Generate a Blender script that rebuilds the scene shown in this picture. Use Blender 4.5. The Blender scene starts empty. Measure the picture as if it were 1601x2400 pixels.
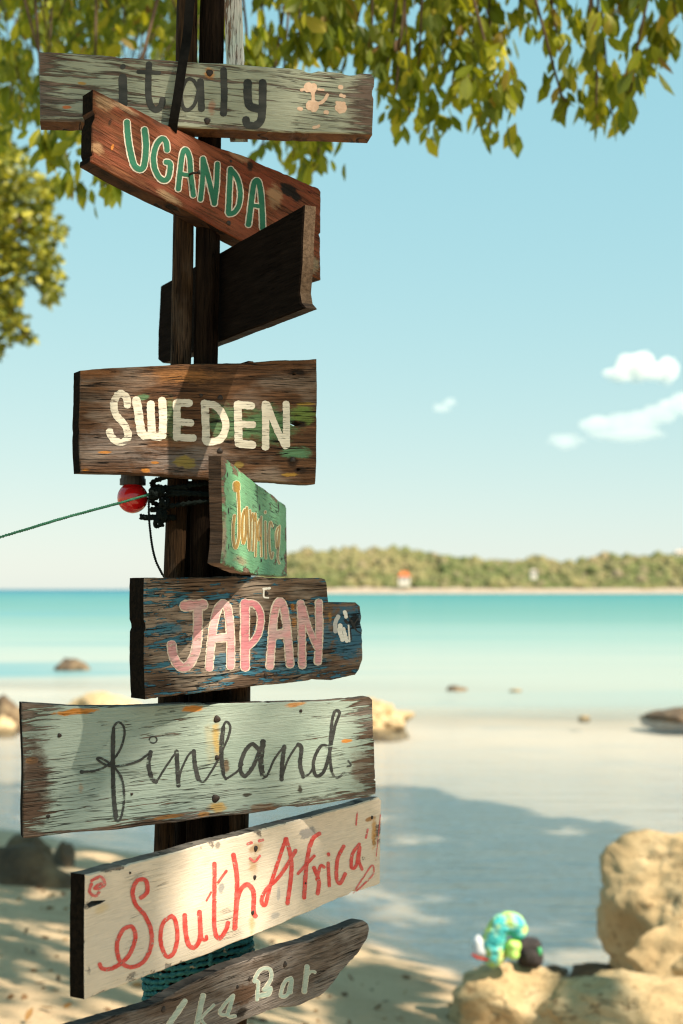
import bpy, bmesh, math, random
from mathutils import Vector, Matrix, noise as mnoise
from mathutils.geometry import tessellate_polygon

random.seed(7)
R = math.radians
SC = bpy.context.scene
COL = SC.collection

# ------------------------------------------------------------------ camera
F = 3333.0                       # focal length in photo pixels (50 mm on a 36 mm tall frame)
PITCH = math.atan(181 / F)
CAMZ = 1.5
cam_d = bpy.data.cameras.new('camera')
cam = bpy.data.objects.new('camera', cam_d)
COL.objects.link(cam)
SC.camera = cam
cam.location = (0, 0, CAMZ)
cam.rotation_euler = (R(90) + PITCH, 0, 0)
cam_d.sensor_fit = 'VERTICAL'
cam_d.sensor_height = 36.0
cam_d.sensor_width = 24.0
cam_d.lens = 50.0
cam_d.clip_start = 0.05
cam_d.clip_end = 60000
cam_d.dof.use_dof = True
cam_d.dof.focus_distance = 2.56
cam_d.dof.aperture_fstop = 3.9

# ------------------------------------------------------------------ world, sun, exposure
SUN_EL = R(48)
SUN_H = Vector((0.80, -0.60, 0)).normalized()
L = Vector((SUN_H.x * math.cos(SUN_EL), SUN_H.y * math.cos(SUN_EL), math.sin(SUN_EL)))
w = bpy.data.worlds.new('World')
SC.world = w
w.use_nodes = True
wt = w.node_tree
wt.nodes.clear()
sky = wt.nodes.new('ShaderNodeTexSky')
sky.sky_type = 'NISHITA'
sky.sun_disc = False
sky.sun_elevation = SUN_EL
sky.sun_rotation = math.atan2(SUN_H.x, SUN_H.y)
sky.altitude = 0
sky.air_density = 1.0
sky.dust_density = 0.3
sky.ozone_density = 1.0
bg = wt.nodes.new('ShaderNodeBackground')
bg.inputs['Strength'].default_value = 0.12
wo = wt.nodes.new('ShaderNodeOutputWorld')
# soft pastel grade of the whole sky: one tone curve per channel, the same in every direction
sep_ = wt.nodes.new('ShaderNodeSeparateColor')
cmb_ = wt.nodes.new('ShaderNodeCombineColor')
wt.links.new(sky.outputs[0], sep_.inputs[0])
for i_, (gain, pw) in enumerate(((0.555, 0.56), (0.550, 0.28), (0.495, 0.16))):
    p_ = wt.nodes.new('ShaderNodeMath')
    p_.operation = 'POWER'
    m_ = wt.nodes.new('ShaderNodeMath')
    m_.operation = 'MULTIPLY'
    wt.links.new(sep_.outputs[i_], p_.inputs[0])
    p_.inputs[1].default_value = pw
    wt.links.new(p_.outputs[0], m_.inputs[0])
    m_.inputs[1].default_value = gain * 0.1 ** pw / 0.12
    wt.links.new(m_.outputs[0], cmb_.inputs[i_])
wt.links.new(cmb_.outputs[0], bg.inputs['Color'])
wt.links.new(bg.outputs[0], wo.inputs['Surface'])

sd = bpy.data.lights.new('sun', 'SUN')
sd.energy = 5.0
sd.angle = R(0.53)
sd.color = (1.0, 0.87, 0.68)
sun = bpy.data.objects.new('sun', sd)
COL.objects.link(sun)
sun.rotation_euler = L.to_track_quat('Z', 'Y').to_euler()
sun.location = L * 40

SC.view_settings.view_transform = 'Standard'
SC.view_settings.look = 'None'
SC.view_settings.exposure = 0.85
SC.view_settings.gamma = 1.0
SC.view_settings.use_curve_mapping = False
SC.render.engine = 'CYCLES'
SC.cycles.use_denoising = True
SC.cycles.max_bounces = 12
SC.cycles.volume_bounces = 10
SC.cycles.transparent_max_bounces = 40
SC.cycles.filter_width = 1.2
SC.cycles.caustics_reflective = False
SC.cycles.caustics_refractive = False

# ------------------------------------------------------------------ picture geometry helpers
CP, SP = math.cos(PITCH), math.sin(PITCH)
CAM = Vector((0, 0, CAMZ))


def ray(px, py):
    xc = (px - 800.5) / F
    yc = (1200 - py) / F
    return Vector((xc, CP - yc * SP, SP + yc * CP))


def at(px, py, d):
    r = ray(px, py)
    return CAM + r * (d / r.y)


def to_px(p):
    v = p - CAM
    f = v.y * CP + v.z * SP
    if f <= 0.01:
        return None
    return (800.5 + F * v.x / f, 1200 - F * (v.z * CP - v.y * SP) / f)


# ------------------------------------------------------------------ object helpers
def tag(o, label=None, cat=None, group=None, kind=None):
    if label: o['label'] = label
    if cat: o['category'] = cat
    if group: o['group'] = group
    if kind: o['kind'] = kind
    return o


def empty(name, loc=(0, 0, 0), parent=None):
    o = bpy.data.objects.new(name, None)
    o.empty_display_size = 0.05
    COL.objects.link(o)
    o.location = loc
    if parent: o.parent = parent
    return o


def mesh_obj(name, verts, faces, mats, parent=None, smooth=False, idx=None):
    me = bpy.data.meshes.new(name)
    me.from_pydata([tuple(v) for v in verts], [], faces)
    if not isinstance(mats, (list, tuple)): mats = [mats]
    for m in mats: me.materials.append(m)
    if idx: me.polygons.foreach_set('material_index', idx)
    if smooth: me.polygons.foreach_set('use_smooth', [True] * len(me.polygons))
    me.update()
    o = bpy.data.objects.new(name, me)
    COL.objects.link(o)
    if parent: o.parent = parent
    return o


class MB:
    def __init__(s):
        s.v, s.f, s.m = [], [], []

    def add(s, verts, faces, mi=0):
        b = len(s.v)
        s.v += [tuple(v) for v in verts]
        s.f += [tuple(i + b for i in f) for f in faces]
        s.m += [mi] * len(faces)

    def tube(s, pts, rad, n=8, mi=0, cap=True, jit=0.0, groove=None):
        pts = [Vector(p) for p in pts]
        if not isinstance(rad, (list, tuple)): rad = [rad] * len(pts)
        vs, fs = [], []
        up = None
        for i, p in enumerate(pts):
            t = (pts[min(i + 1, len(pts) - 1)] - pts[max(i - 1, 0)])
            t = t.normalized() if t.length > 1e-9 else Vector((0, 0, 1))
            if up is None:
                a = Vector((1, 0, 0)) if abs(t.x) < 0.8 else Vector((0, 1, 0))
                up = (a - t * a.dot(t)).normalized()
            else:
                up = (up - t * up.dot(t))
                up = up.normalized() if up.length > 1e-6 else t.orthogonal().normalized()
            si = t.cross(up)
            for k in range(n):
                an = 2 * math.pi * k / n
                r = rad[i]
                if jit: r *= 1 + jit * mnoise.noise(Vector((p.x * 7 + math.cos(an) * 1.3, p.y * 7 + math.sin(an) * 1.3, p.z * 9)))
                if groove is not None and k == groove: r *= 0.72
                vs.append(p + (up * math.cos(an) + si * math.sin(an)) * r)
        for i in range(len(pts) - 1):
            for k in range(n):
                fs.append((i * n + k, i * n + (k + 1) % n, (i + 1) * n + (k + 1) % n, (i + 1) * n + k))
        if cap:
            fs.append(tuple(range(n - 1, -1, -1)))
            b = (len(pts) - 1) * n
            fs.append(tuple(range(b, b + n)))
        s.add(vs, fs, mi)

    def box(s, c, h, mi=0):
        cx, cy, cz = c
        hx, hy, hz = h
        vs = [(cx + a * hx, cy + b * hy, cz + d * hz) for a in (-1, 1) for b in (-1, 1) for d in (-1, 1)]
        s.add(vs, [(0, 1, 3, 2), (4, 6, 7, 5), (0, 4, 5, 1), (2, 3, 7, 6), (0, 2, 6, 4), (1, 5, 7, 3)], mi)

    def build(s, name, mats, parent=None, smooth=False):
        return mesh_obj(name, s.v, s.f, mats, parent, smooth, s.m)


def catmull(pts, step):
    if len(pts) == 1: return [pts[0]]
    P = [pts[0]] + list(pts) + [pts[-1]]
    out = []
    for i in range(1, len(P) - 2):
        p0, p1, p2, p3 = [Vector(q) for q in P[i - 1:i + 3]]
        n = max(2, int((p2 - p1).length / step))
        for k in range(n):
            t = k / n
            out.append(0.5 * ((2 * p1) + (p2 - p0) * t + (2 * p0 - 5 * p1 + 4 * p2 - p3) * t * t + (3 * p1 - p0 - 3 * p2 + p3) * t ** 3))
    out.append(Vector(P[-1]))
    return out


# ------------------------------------------------------------------ material helpers
class G:
    def __init__(s, name):
        s.mat = bpy.data.materials.new(name)
        s.mat.use_nodes = True
        s.t = s.mat.node_tree
        s.t.nodes.clear()
        s.out = s.t.nodes.new('ShaderNodeOutputMaterial')

    def n(s, typ, **kw):
        nd = s.t.nodes.new(typ)
        for k, v in kw.items(): setattr(nd, k, v)
        return nd

    def put(s, sock, v):
        if isinstance(v, bpy.types.NodeSocket): s.t.links.new(v, sock)
        elif isinstance(v, (tuple, list)) and len(v) == 3 and sock.type == 'RGBA': sock.default_value = (*v, 1)
        else: sock.default_value = v

    def coord(s, which='Object'):
        return s.n('ShaderNodeTexCoord').outputs[which]

    def pos(s):
        return s.n('ShaderNodeNewGeometry').outputs['Position']

    def mapping(s, v, scale=(1, 1, 1), loc=(0, 0, 0), rot=(0, 0, 0)):
        m = s.n('ShaderNodeMapping')
        s.put(m.inputs['Vector'], v)
        m.inputs['Scale'].default_value = scale
        m.inputs['Location'].default_value = loc
        m.inputs['Rotation'].default_value = rot
        return m.outputs[0]

    def noise(s, v, scale, detail=4, rough=0.55, dist=0.0):
        m = s.n('ShaderNodeTexNoise')
        s.put(m.inputs['Vector'], v)
        m.inputs['Scale'].default_value = scale
        m.inputs['Detail'].default_value = detail
        m.inputs['Roughness'].default_value = rough
        m.inputs['Distortion'].default_value = dist
        return m.outputs['Fac']

    def voronoi(s, v, scale, feature='F1'):
        m = s.n('ShaderNodeTexVoronoi', feature=feature)
        s.put(m.inputs['Vector'], v)
        m.inputs['Scale'].default_value = scale
        return m.outputs['Distance']

    def math(s, op, a, b=0.0, c=0.0, clamp=False):
        m = s.n('ShaderNodeMath', operation=op, use_clamp=clamp)
        s.put(m.inputs[0], a)
        s.put(m.inputs[1], b)
        s.put(m.inputs[2], c)
        return m.outputs[0]

    def mr(s, v, a, b, c=0.0, d=1.0, smooth=True):
        m = s.n('ShaderNodeMapRange', interpolation_type='SMOOTHSTEP' if smooth else 'LINEAR')
        s.put(m.inputs[0], v)
        m.inputs[1].default_value, m.inputs[2].default_value = a, b
        m.inputs[3].default_value, m.inputs[4].default_value = c, d
        return m.outputs[0]

    def ramp(s, fac, stops):
        m = s.n('ShaderNodeValToRGB')
        s.put(m.inputs[0], fac)
        e = m.color_ramp.elements
        while len(e) < len(stops): e.new(0.5)
        for el, (p, c) in zip(e, stops):
            el.position = p
            el.color = (*c, 1) if len(c) == 3 else c
        return m.outputs[0]

    def mix(s, fac, a, b, mode='MIX'):
        m = s.n('ShaderNodeMix', data_type='RGBA', blend_type=mode)
        s.put(m.inputs[0], fac)
        s.put(m.inputs[6], a)
        s.put(m.inputs[7], b)
        return m.outputs[2]

    def sep(s, v):
        m = s.n('ShaderNodeSeparateXYZ')
        s.put(m.inputs[0], v)
        return m.outputs

    def bump(s, h, strength=0.5, dist=0.002):
        m = s.n('ShaderNodeBump')
        s.put(m.inputs['Height'], h)
        m.inputs['Strength'].default_value = strength
        m.inputs['Distance'].default_value = dist
        return m.outputs[0]

    def bsdf(s, col, rough=0.7, spec=0.3, normal=None, **kw):
        m = s.n('ShaderNodeBsdfPrincipled')
        s.put(m.inputs['Base Color'], col)
        s.put(m.inputs['Roughness'], rough)
        s.put(m.inputs['Specular IOR Level'], spec)
        if normal is not None: s.put(m.inputs['Normal'], normal)
        for k, v in kw.items(): s.put(m.inputs[k], v)
        return m.outputs[0]

    def done(s, shader):
        s.t.links.new(shader, s.out.inputs['Surface'])
        return s.mat


def wood(name, dark, light, grey=None, grey_amt=0.4, paint=None, paint2=None, cover=0.5, edge=None, edge_w=0.25,
         pscale=5.0, pstretch=7.0, sharp=0.06, stains=(), crack=0.5, seed=0.0, fine=1.0, rough=0.78, spec=0.22, scratch=0.16, dash=0.55):
    """weathered plank: fibre streaks, splits, an optional worn coat of paint and local stains (all in plank coordinates, metres)"""
    g = G(name)
    co = g.coord()
    co = g.mapping(co, loc=(seed, seed * 0.7, seed * 1.3))
    wob = g.noise(g.mapping(co, (3, 3, 9)), 3, 2)
    cs = g.n('ShaderNodeVectorMath', operation='ADD')
    g.t.links.new(co, cs.inputs[0])
    cmb = g.n('ShaderNodeCombineXYZ')
    g.put(cmb.inputs[2], g.math('MULTIPLY', wob, 0.010))
    g.t.links.new(cmb.outputs[0], cs.inputs[1])
    cv = cs.outputs[0]
    n1 = g.noise(g.mapping(cv, (2.5, 2.5, 26)), 3.0, 6, 0.6)
    n2 = g.noise(g.mapping(cv, (9, 9, 190)), 2.2, 4, 0.65)
    n3 = g.noise(g.mapping(cv, (1.6, 1.6, 4)), 3.0, 4, 0.6)
    base = g.ramp(n1, [(0.32, dark), (0.68, light)])
    if grey: base = g.mix(g.mr(n3, 0.62 - grey_amt * 0.5, 0.75 - grey_amt * 0.5), base, grey)
    base = g.mix(1.0, base, g.ramp(n2, [(0.3, (0.28,) * 3), (0.46, (0.8,) * 3), (0.66, (1.3,) * 3)]), 'MULTIPLY')
    height = n2
    ck = g.noise(g.mapping(cv, (1.3, 1.3, 60), loc=(3, 0, 5)), 2.4, 3, 0.5)
    ckl = g.mr(g.math('ABSOLUTE', g.math('SUBTRACT', ck, 0.5)), 0.003, 0.012, 1.0, 0.0)
    ckl = g.math('MULTIPLY', ckl, g.mr(g.noise(co, 7, 2), 0.62 - crack * 0.35, 0.72 - crack * 0.35))
    col = base
    rgh = rough
    if paint:
        pn = g.noise(g.mapping(cv, (1, 1, pstretch)), pscale, 9, 0.68)
        pn2 = g.noise(g.mapping(cv, (8, 8, 120)), 2.0, 3, 0.6)
        m = g.math('ADD', g.math('MULTIPLY', g.math('SUBTRACT', pn, 0.5), 1.25), g.math('MULTIPLY', g.math('SUBTRACT', pn2, 0.5), dash))
        m = g.math('ADD', m, cover)
        scr = g.mr(g.noise(g.mapping(cv, (2.2, 2.2, 150), loc=(1, 2, 3)), 2.6, 3, 0.55), 0.60, 0.68)
        m = g.math('SUBTRACT', m, g.math('MULTIPLY', scr, scratch))
        if edge:
            x0, x1, z0, z1 = edge
            o = g.sep(g.coord())
            ex = g.math('MULTIPLY', g.math('ABSOLUTE', g.math('SUBTRACT', o[0], (x0 + x1) / 2)), 2 / (x1 - x0))
            ez = g.math('MULTIPLY', g.math('ABSOLUTE', g.math('SUBTRACT', o[2], (z0 + z1) / 2)), 2 / (z1 - z0))
            e = g.math('MAXIMUM', g.mr(ex, 0.74, 1.04), g.mr(ez, 0.7, 1.06))
            m = g.math('SUBTRACT', m, g.math('MULTIPLY', e, edge_w))
        pm = g.mr(m, 0.5 - sharp * 0.5, 0.5 + sharp * 0.5)
        pc = paint
        if paint2: pc = g.mix(g.mr(n3, 0.35, 0.65), paint, paint2)
        pc = g.mix(1.0, pc, g.ramp(n2, [(0.3, (0.8,) * 3), (0.6, (1.04,) * 3)]), 'MULTIPLY')
        col = g.mix(pm, base, pc)
        height = g.math('ADD', g.math('MULTIPLY', n2, 0.5), g.math('MULTIPLY', pm, 0.6))
        rgh = g.math('SUBTRACT', rough, g.math('MULTIPLY', pm, 0.12))
    o = g.sep(g.coord())
    sn = g.noise(g.mapping(g.coord(), (1, 1, 2.2), loc=(seed, 1, 2)), 42, 5, 0.7)
    for (cx, cz, rx, rz, c, amt, soft) in stains:
        dx = g.math('MULTIPLY', g.math('SUBTRACT', o[0], cx), 1 / rx)
        dz = g.math('MULTIPLY', g.math('SUBTRACT', o[2], cz), 1 / rz)
        d = g.math('SQRT', g.math('ADD', g.math('MULTIPLY', dx, dx), g.math('MULTIPLY', dz, dz)))
        d = g.math('ADD', d, g.math('MULTIPLY', g.math('SUBTRACT', sn, 0.5), 1.9))
        f = g.math('MULTIPLY', g.mr(d, 1.0 - soft, 1.0 + soft * 0.2, 1.0, 0.0), amt)
        col = g.mix(f, col, c)
    col = g.mix(g.math('MULTIPLY', ckl, 0.9), col, tuple(c * 0.12 for c in dark))
    hh = g.math('SUBTRACT', height, g.math('MULTIPLY', ckl, 1.6))
    nb = g.bump(hh, 0.95 * fine, 0.004)
    return g.done(g.bsdf(col, rgh, spec, nb))


def paint(name, c1, c2=None, wear=0.3, streak=0.3, seed=0.0, rough=0.55, sc=26, zst=6.0, alpha=1.0):
    """brush paint on wood: missing where the grain stands out"""
    g = G(name)
    co = g.mapping(g.coord(), loc=(seed, 0, seed))
    n = g.noise(g.mapping(co, (1, 1, zst)), sc, 6, 0.7)
    n2 = g.noise(g.mapping(co, (1, 1, 3)), sc * 0.45, 3, 0.6)
    fine = g.noise(g.mapping(co, (10, 10, 160)), 2.4, 3, 0.6)
    col = g.mix(g.mr(n2, 0.35, 0.65), c1, c2 or c1)
    col = g.mix(1.0, col, g.ramp(fine, [(0.3, (1 - streak,) * 3), (0.65, (1.03,) * 3)]), 'MULTIPLY')
    m = g.math('ADD', g.math('MULTIPLY', n, 0.65), g.math('MULTIPLY', fine, 0.35))
    a = g.math('MULTIPLY', g.mr(m, 0.5 - 0.28 + wear * 0.42, 0.5 - 0.18 + wear * 0.42), alpha)
    sh = g.bsdf(col, rough, 0.3, g.bump(fine, 0.35, 0.0015))
    tr = g.n('ShaderNodeBsdfTransparent').outputs[0]
    mx = g.n('ShaderNodeMixShader')
    g.put(mx.inputs[0], a)
    g.t.links.new(tr, mx.inputs[1])
    g.t.links.new(sh, mx.inputs[2])
    return g.done(mx.outputs[0])


def plain(name, c, c2=None, rough=0.7, spec=0.3, scale=30, bump=0.3, bd=0.003, lo=0.35, hi=0.65, **kw):
    g = G(name)
    co = g.coord()
    n = g.noise(co, scale, 6, 0.65)
    col = g.mix(g.mr(n, lo, hi), c, c2 or tuple(x * 0.75 for x in c))
    return g.done(g.bsdf(col, rough, spec, g.bump(n, bump, bd), **kw))


M = {}
M['nail'] = plain('nail_rust', (0.012, 0.009, 0.008), (0.03, 0.016, 0.01), 0.6, 0.4, 300)
M['hole'] = plain('hole_dark', (0.006, 0.005, 0.004), (0.01, 0.008, 0.006), 0.9, 0.1, 300)

# ------------------------------------------------------------------ ground, sea bed and sea
SEA = -1.2


def shore(x, y):
    return (y + 1.3 * x - 12.1) / 1.64 + 0.35 * math.sin(x * 1.1 + 0.4) * (1 if abs(x) < 20 else 0)


def sand_z(x, y):
    s = shore(x, y)
    s = max(-60, min(400, s))
    if s > 0:
        z = SEA - 0.030 * min(s, 4) - 0.012 * max(0, min(s, 25) - 4) - 0.05 * max(0, s - 25)
    else:
        q = -s
        z = SEA + 0.17 * q if q < 5 else SEA + 0.85 + (q - 5) * 0.10 if q < 9 else SEA + 1.25 + (1 - math.exp(-(q - 9) / 12)) * 0.6
    n = mnoise.fractal(Vector((x * 0.8, y * 0.8, 3.1)), 1.0, 2.0, 4) * 0.03
    n += (mnoise.noise(Vector((x * 3.2, y * 3.2, 0))) * 0.016 + mnoise.noise(Vector((x * 7, y * 7, 4))) * 0.010) * (1 if s < -1 else 0.15)
    return z + n


def frange(a, b, st):
    out = []
    while a < b - 1e-6:
        out.append(a)
        a += st
    return out


xs = [-9000, -2000, -500, -120, -50, -30, -20, -14] + frange(-10, 10, 0.16) + [10, 14, 20, 30, 50, 120, 500, 2000, 9000]
ys = [-3000, -500, -100, -40, -20, -10, -5, -2] + frange(0, 4, 0.5) + frange(4, 18, 0.12) + frange(18, 40, 0.6) + frange(40, 120, 6) + [120, 250, 600, 2000, 9000]
sv = [(x, y, sand_z(x, y)) for y in ys for x in xs]
nx = len(xs)
sf = [(j * nx + i, j * nx + i + 1, (j + 1) * nx + i + 1, (j + 1) * nx + i) for j in range(len(ys) - 1) for i in range(nx - 1)]
g = G('beach_sand')
p = g.pos()
n1 = g.noise(p, 1.3, 5, 0.6)
n2 = g.noise(p, 22, 6, 0.7)
n3 = g.noise(p, 160, 3, 0.7)
col = g.mix(g.mr(n1, 0.3, 0.7), (0.62, 0.475, 0.31), (0.53, 0.39, 0.25))
col = g.mix(g.mr(n2, 0.56, 0.70), col, (0.34, 0.24, 0.15))
col = g.mix(g.math('MULTIPLY', g.mr(n3, 0.55, 0.75), 0.45), col, (0.72, 0.62, 0.48))
zz = g.math('ADD', g.sep(p)[2], g.math('MULTIPLY', g.noise(p, 0.9, 3), 0.10))
wet = g.mr(zz, SEA + 0.24, SEA + 0.12, 0.0, 1.0)
under = g.mr(zz, SEA + 0.03, SEA - 0.06, 0.0, 1.0)
col = g.mix(g.math('MULTIPLY', wet, 0.5), col, (0.33, 0.26, 0.20))
patch = g.math('MAXIMUM', g.mr(g.noise(g.mapping(p, (0.22, 0.5, 1)), 1.0, 4, 0.6), 0.55, 0.75), g.math('MULTIPLY', g.mr(g.noise(g.mapping(p, (0.35, 2.2, 1), rot=(0, 0, 0.12)), 1.0, 5, 0.65), 0.50, 0.68), g.mr(g.sep(p)[1], 14, 30, 0.25, 0.75)))  # the narrow streaks put ripple light and blue reflections into the bed colour
col = g.mix(under, col, g.mix(g.math('MULTIPLY', patch, 0.6), (0.54, 0.445, 0.35), (0.33, 0.35, 0.345)))
gloss = g.math('MULTIPLY', wet, g.math('SUBTRACT', 1.0, under))
rgh = g.math('SUBTRACT', 0.9, g.math('MULTIPLY', gloss, 0.72))
spc = g.math('MULTIPLY_ADD', gloss, 0.42, 0.03)
hh = g.math('ADD', g.math('MULTIPLY', n2, 0.7), g.math('MULTIPLY', n3, 0.3))
m = g.bsdf(col, rgh, spc, None)
bn = g.n('ShaderNodeBump')
g.put(bn.inputs['Height'], hh)
g.put(bn.inputs['Strength'], g.math('SUBTRACT', 0.7, g.math('MULTIPLY', wet, 0.6)))
bn.inputs['Distance'].default_value = 0.05
g.t.links.new(bn.outputs[0], m.node.inputs['Normal'])
M['sand'] = g.done(m)
tag(mesh_obj('beach', sv, sf, M['sand'], smooth=True), 'pale sandy beach sloping under the shallow water', kind='structure')

# sea: clear shallows over the sand, turquoise further out, dark at the horizon
g = G('sea_water')
p = g.pos()
sp = g.sep(p)
band = g.noise(g.mapping(p, (0.004, 0.03, 1)), 1.0, 3, 0.5)
band2 = g.noise(g.mapping(p, (0.02, 0.11, 1), loc=(4, 2, 0)), 1.0, 3, 0.5)
dist = g.math('ADD', sp[1], g.math('MULTIPLY', sp[0], 0.35))
ld = g.math('LOGARITHM', g.math('MAXIMUM', dist, 2.0), 10.0)
ldn = g.math('ADD', ld, g.math('MULTIPLY', g.math('SUBTRACT', band, 0.5), 0.45))
t = g.mr(ldn, 1.2, 3.6, 0, 1, False)


def lt(d): return (math.log10(d) - 1.2) / 2.4


col = g.ramp(t, [(lt(28), (0.44, 0.415, 0.36)), (lt(38), (0.375, 0.41, 0.37)), (lt(52), (0.335, 0.405, 0.375)), (lt(80), (0.255, 0.375, 0.355)), (lt(115), (0.19, 0.335, 0.32)), (lt(170), (0.12, 0.285, 0.275)),
                 (lt(600), (0.05, 0.235, 0.25)), (lt(1100), (0.03, 0.19, 0.26)), (lt(3000), (0.02, 0.13, 0.2))])
col = g.mix(g.math('MULTIPLY', g.mr(band2, 0.52, 0.66), g.mr(sp[0], -14, 4, 0.85, 0.22)), col, (0.12, 0.30, 0.34))
body = g.math('MULTIPLY', g.mr(g.math('ADD', ld, g.math('MULTIPLY', g.math('SUBTRACT', band2, 0.5), 0.25)), 1.44, 1.70, 0.03, 1.0), 1.0)
wv = g.noise(g.mapping(p, (0.45, 2.4, 1), rot=(0, 0, 0.15)), 1.3, 5, 0.62)
wv2 = g.noise(g.mapping(p, (0.10, 0.3, 1)), 1.0, 3, 0.5)
hgt = g.math('ADD', g.math('MULTIPLY', wv, 0.8), g.math('MULTIPLY', wv2, 0.7))
nb = g.bump(hgt, 0.55, 0.12)
dif = g.n('ShaderNodeBsdfDiffuse')
g.put(dif.inputs['Color'], g.mix(1.0, col, g.math('SUBTRACT', 2.0, body), 'MULTIPLY'))
tr = g.n('ShaderNodeBsdfTransparent')
tr.inputs['Color'].default_value = (0.94, 0.975, 0.995, 1)
mx = g.n('ShaderNodeMixShader')
g.put(mx.inputs[0], body)
g.t.links.new(tr.outputs[0], mx.inputs[1])
g.t.links.new(dif.outputs[0], mx.inputs[2])
gl = g.n('ShaderNodeBsdfGlossy')
gl.inputs['Roughness'].default_value = 0.09
g.put(gl.inputs['Normal'], nb)
geo = g.n('ShaderNodeNewGeometry')
dp = g.n('ShaderNodeVectorMath', operation='DOT_PRODUCT')
g.t.links.new(geo.outputs['Incoming'], dp.inputs[0])
g.put(dp.inputs[1], nb)
fres = g.math('MULTIPLY_ADD', g.math('POWER', g.math('SUBTRACT', 1.0, g.math('ABSOLUTE', dp.outputs['Value']), clamp=True), 5.0), 1.5, 0.02)
mx2 = g.n('ShaderNodeMixShader')
g.put(mx2.inputs[0], g.math('MINIMUM', fres, g.mr(ld, 1.26, 1.46, 0.75, 0.17)))
g.t.links.new(mx.outputs[0], mx2.inputs[1])
g.t.links.new(gl.outputs[0], mx2.inputs[2])
M['sea'] = g.done(mx2.outputs[0])
wxs = [-30000, -6000, -1200, -300, -60, -12, 12, 60, 300, 1200, 6000, 30000]
wys = [4, 8, 16, 32, 70, 150, 400, 900, 2500, 8000, 30000]
mesh_sea = mesh_obj('sea', [(x, y, SEA) for y in wys for x in wxs],
                    [(j * 12 + i, j * 12 + i + 1, (j + 1) * 12 + i + 1, (j + 1) * 12 + i) for j in range(len(wys) - 1) for i in range(11)], M['sea'], smooth=True)
tag(mesh_sea, 'calm turquoise sea with clear shallows', kind='structure')


# ------------------------------------------------------------------ far headland
def ridge(px):          # photo row of the wooded skyline
    pts = [(540, 1381), (600, 1345), (640, 1305), (690, 1290), (780, 1286), (900, 1284), (960, 1281), (1010, 1290), (1090, 1304), (1180, 1310),
           (1290, 1308), (1370, 1316), (1420, 1306), (1470, 1296), (1540, 1300), (1620, 1296), (1750, 1290), (1900, 1296), (2100, 1310), (2400, 1330), (2700, 1375)]
    for (a, b), (c, d) in zip(pts, pts[1:]):
        if a <= px <= c: return b + (d - b) * (px - a) / (c - a)
    return 1381


M['hill'] = plain('hill_earth', (0.16, 0.13, 0.07), (0.12, 0.13, 0.05), 0.9, 0.1, 0.1)
hv, hf = [], []
cols = list(range(540, 2710, 14))
NR = 9
for i, px in enumerate(cols):
    for j in range(NR):
        tt = j / (NR - 1)
        y = 905 + tt * 160
        x = (px - 800.5) / F * 900 * (1 + 0.1 * tt)
        top = (1381 - ridge(px)) / F * 1000 + 2.7 - 4.5
        z = SEA + 0.4 + max(0.0, top - 0.4) * math.sin(min(1, tt * 1.25) * math.pi / 2) ** 1.2
        if tt == 1: z = SEA - 2
        hv.append((x, y, z))
for i in range(len(cols) - 1):
    for j in range(NR - 1):
        a = i * NR + j
        hf.append((a, a + NR, a + NR + 1, a + 1))
tag(mesh_obj('hill', hv, hf, M['hill'], smooth=True), 'low headland across the bay', kind='structure')

g = G('far_tree_canopy')
rn = g.n('ShaderNodeNewGeometry').outputs['Random Per Island']
col = g.ramp(rn, [(0.0, (0.12, 0.145, 0.055)), (0.4, (0.165, 0.175, 0.07)), (0.7, (0.14, 0.16, 0.06)), (0.9, (0.22, 0.19, 0.10)), (1.0, (0.25, 0.20, 0.13))])
col = g.mix(g.mr(g.noise(g.pos(), 0.5, 4), 0.35, 0.65), col, g.mix(0.3, col, (0.06, 0.07, 0.03)))
col = g.mix(g.mr(g.noise(g.mapping(g.pos(), (1, 0.3, 2)), 0.03, 3), 0.45, 0.6), col, g.mix(0.5, col, (0.30, 0.24, 0.12)))
M['fartree'] = g.done(g.bsdf(col, 0.9, 0.1))
ico = bmesh.new()
bmesh.ops.create_icosphere(ico, subdivisions=2, radius=1)
icv = [v.co.copy() for v in ico.verts]
icf = [tuple(v.index for v in f.verts) for f in ico.faces]
ico.free()
mb = MB()
rr = random.Random(3)
for k in range(9000):
    px = rr.uniform(560, 2500)
    tt = rr.uniform(0.03, 0.9) ** 1.0
    y = 905 + tt * 160
    x = (px - 800.5) / F * 900 * (1 + 0.1 * tt)
    top = (1381 - ridge(px)) / F * 1000 + 2.7 - 4.5
    if top < 1: continue
    z = SEA + 0.4 + max(0.0, top - 0.4) * math.sin(min(1, tt * 1.25) * math.pi / 2) ** 1.2
    s = rr.choice((1.0, 1.3, 1.7, 2.2, 2.9)) * rr.uniform(0.8, 1.2)
    if rr.random() < 0.06: s *= 1.5; z += 1.0
    if tt < 0.1 and px < 1030 and rr.random() < 0.4: continue
    off = Vector((rr.random() * 50, rr.random() * 50, rr.random() * 50))
    mb.add([(x + v.x * s * (1 + 0.5 * mnoise.noise(v * 1.7 + off)), y + v.y * s, z + s * 0.45 + v.z * s * rr.uniform(0.85, 1.05) * (1 + 0.5 * mnoise.noise(v * 1.9 + off))) for v in icv], icf)
tag(mb.build('forest', M['fartree']), 'olive green woodland covering the far headland', kind='stuff')

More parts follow.
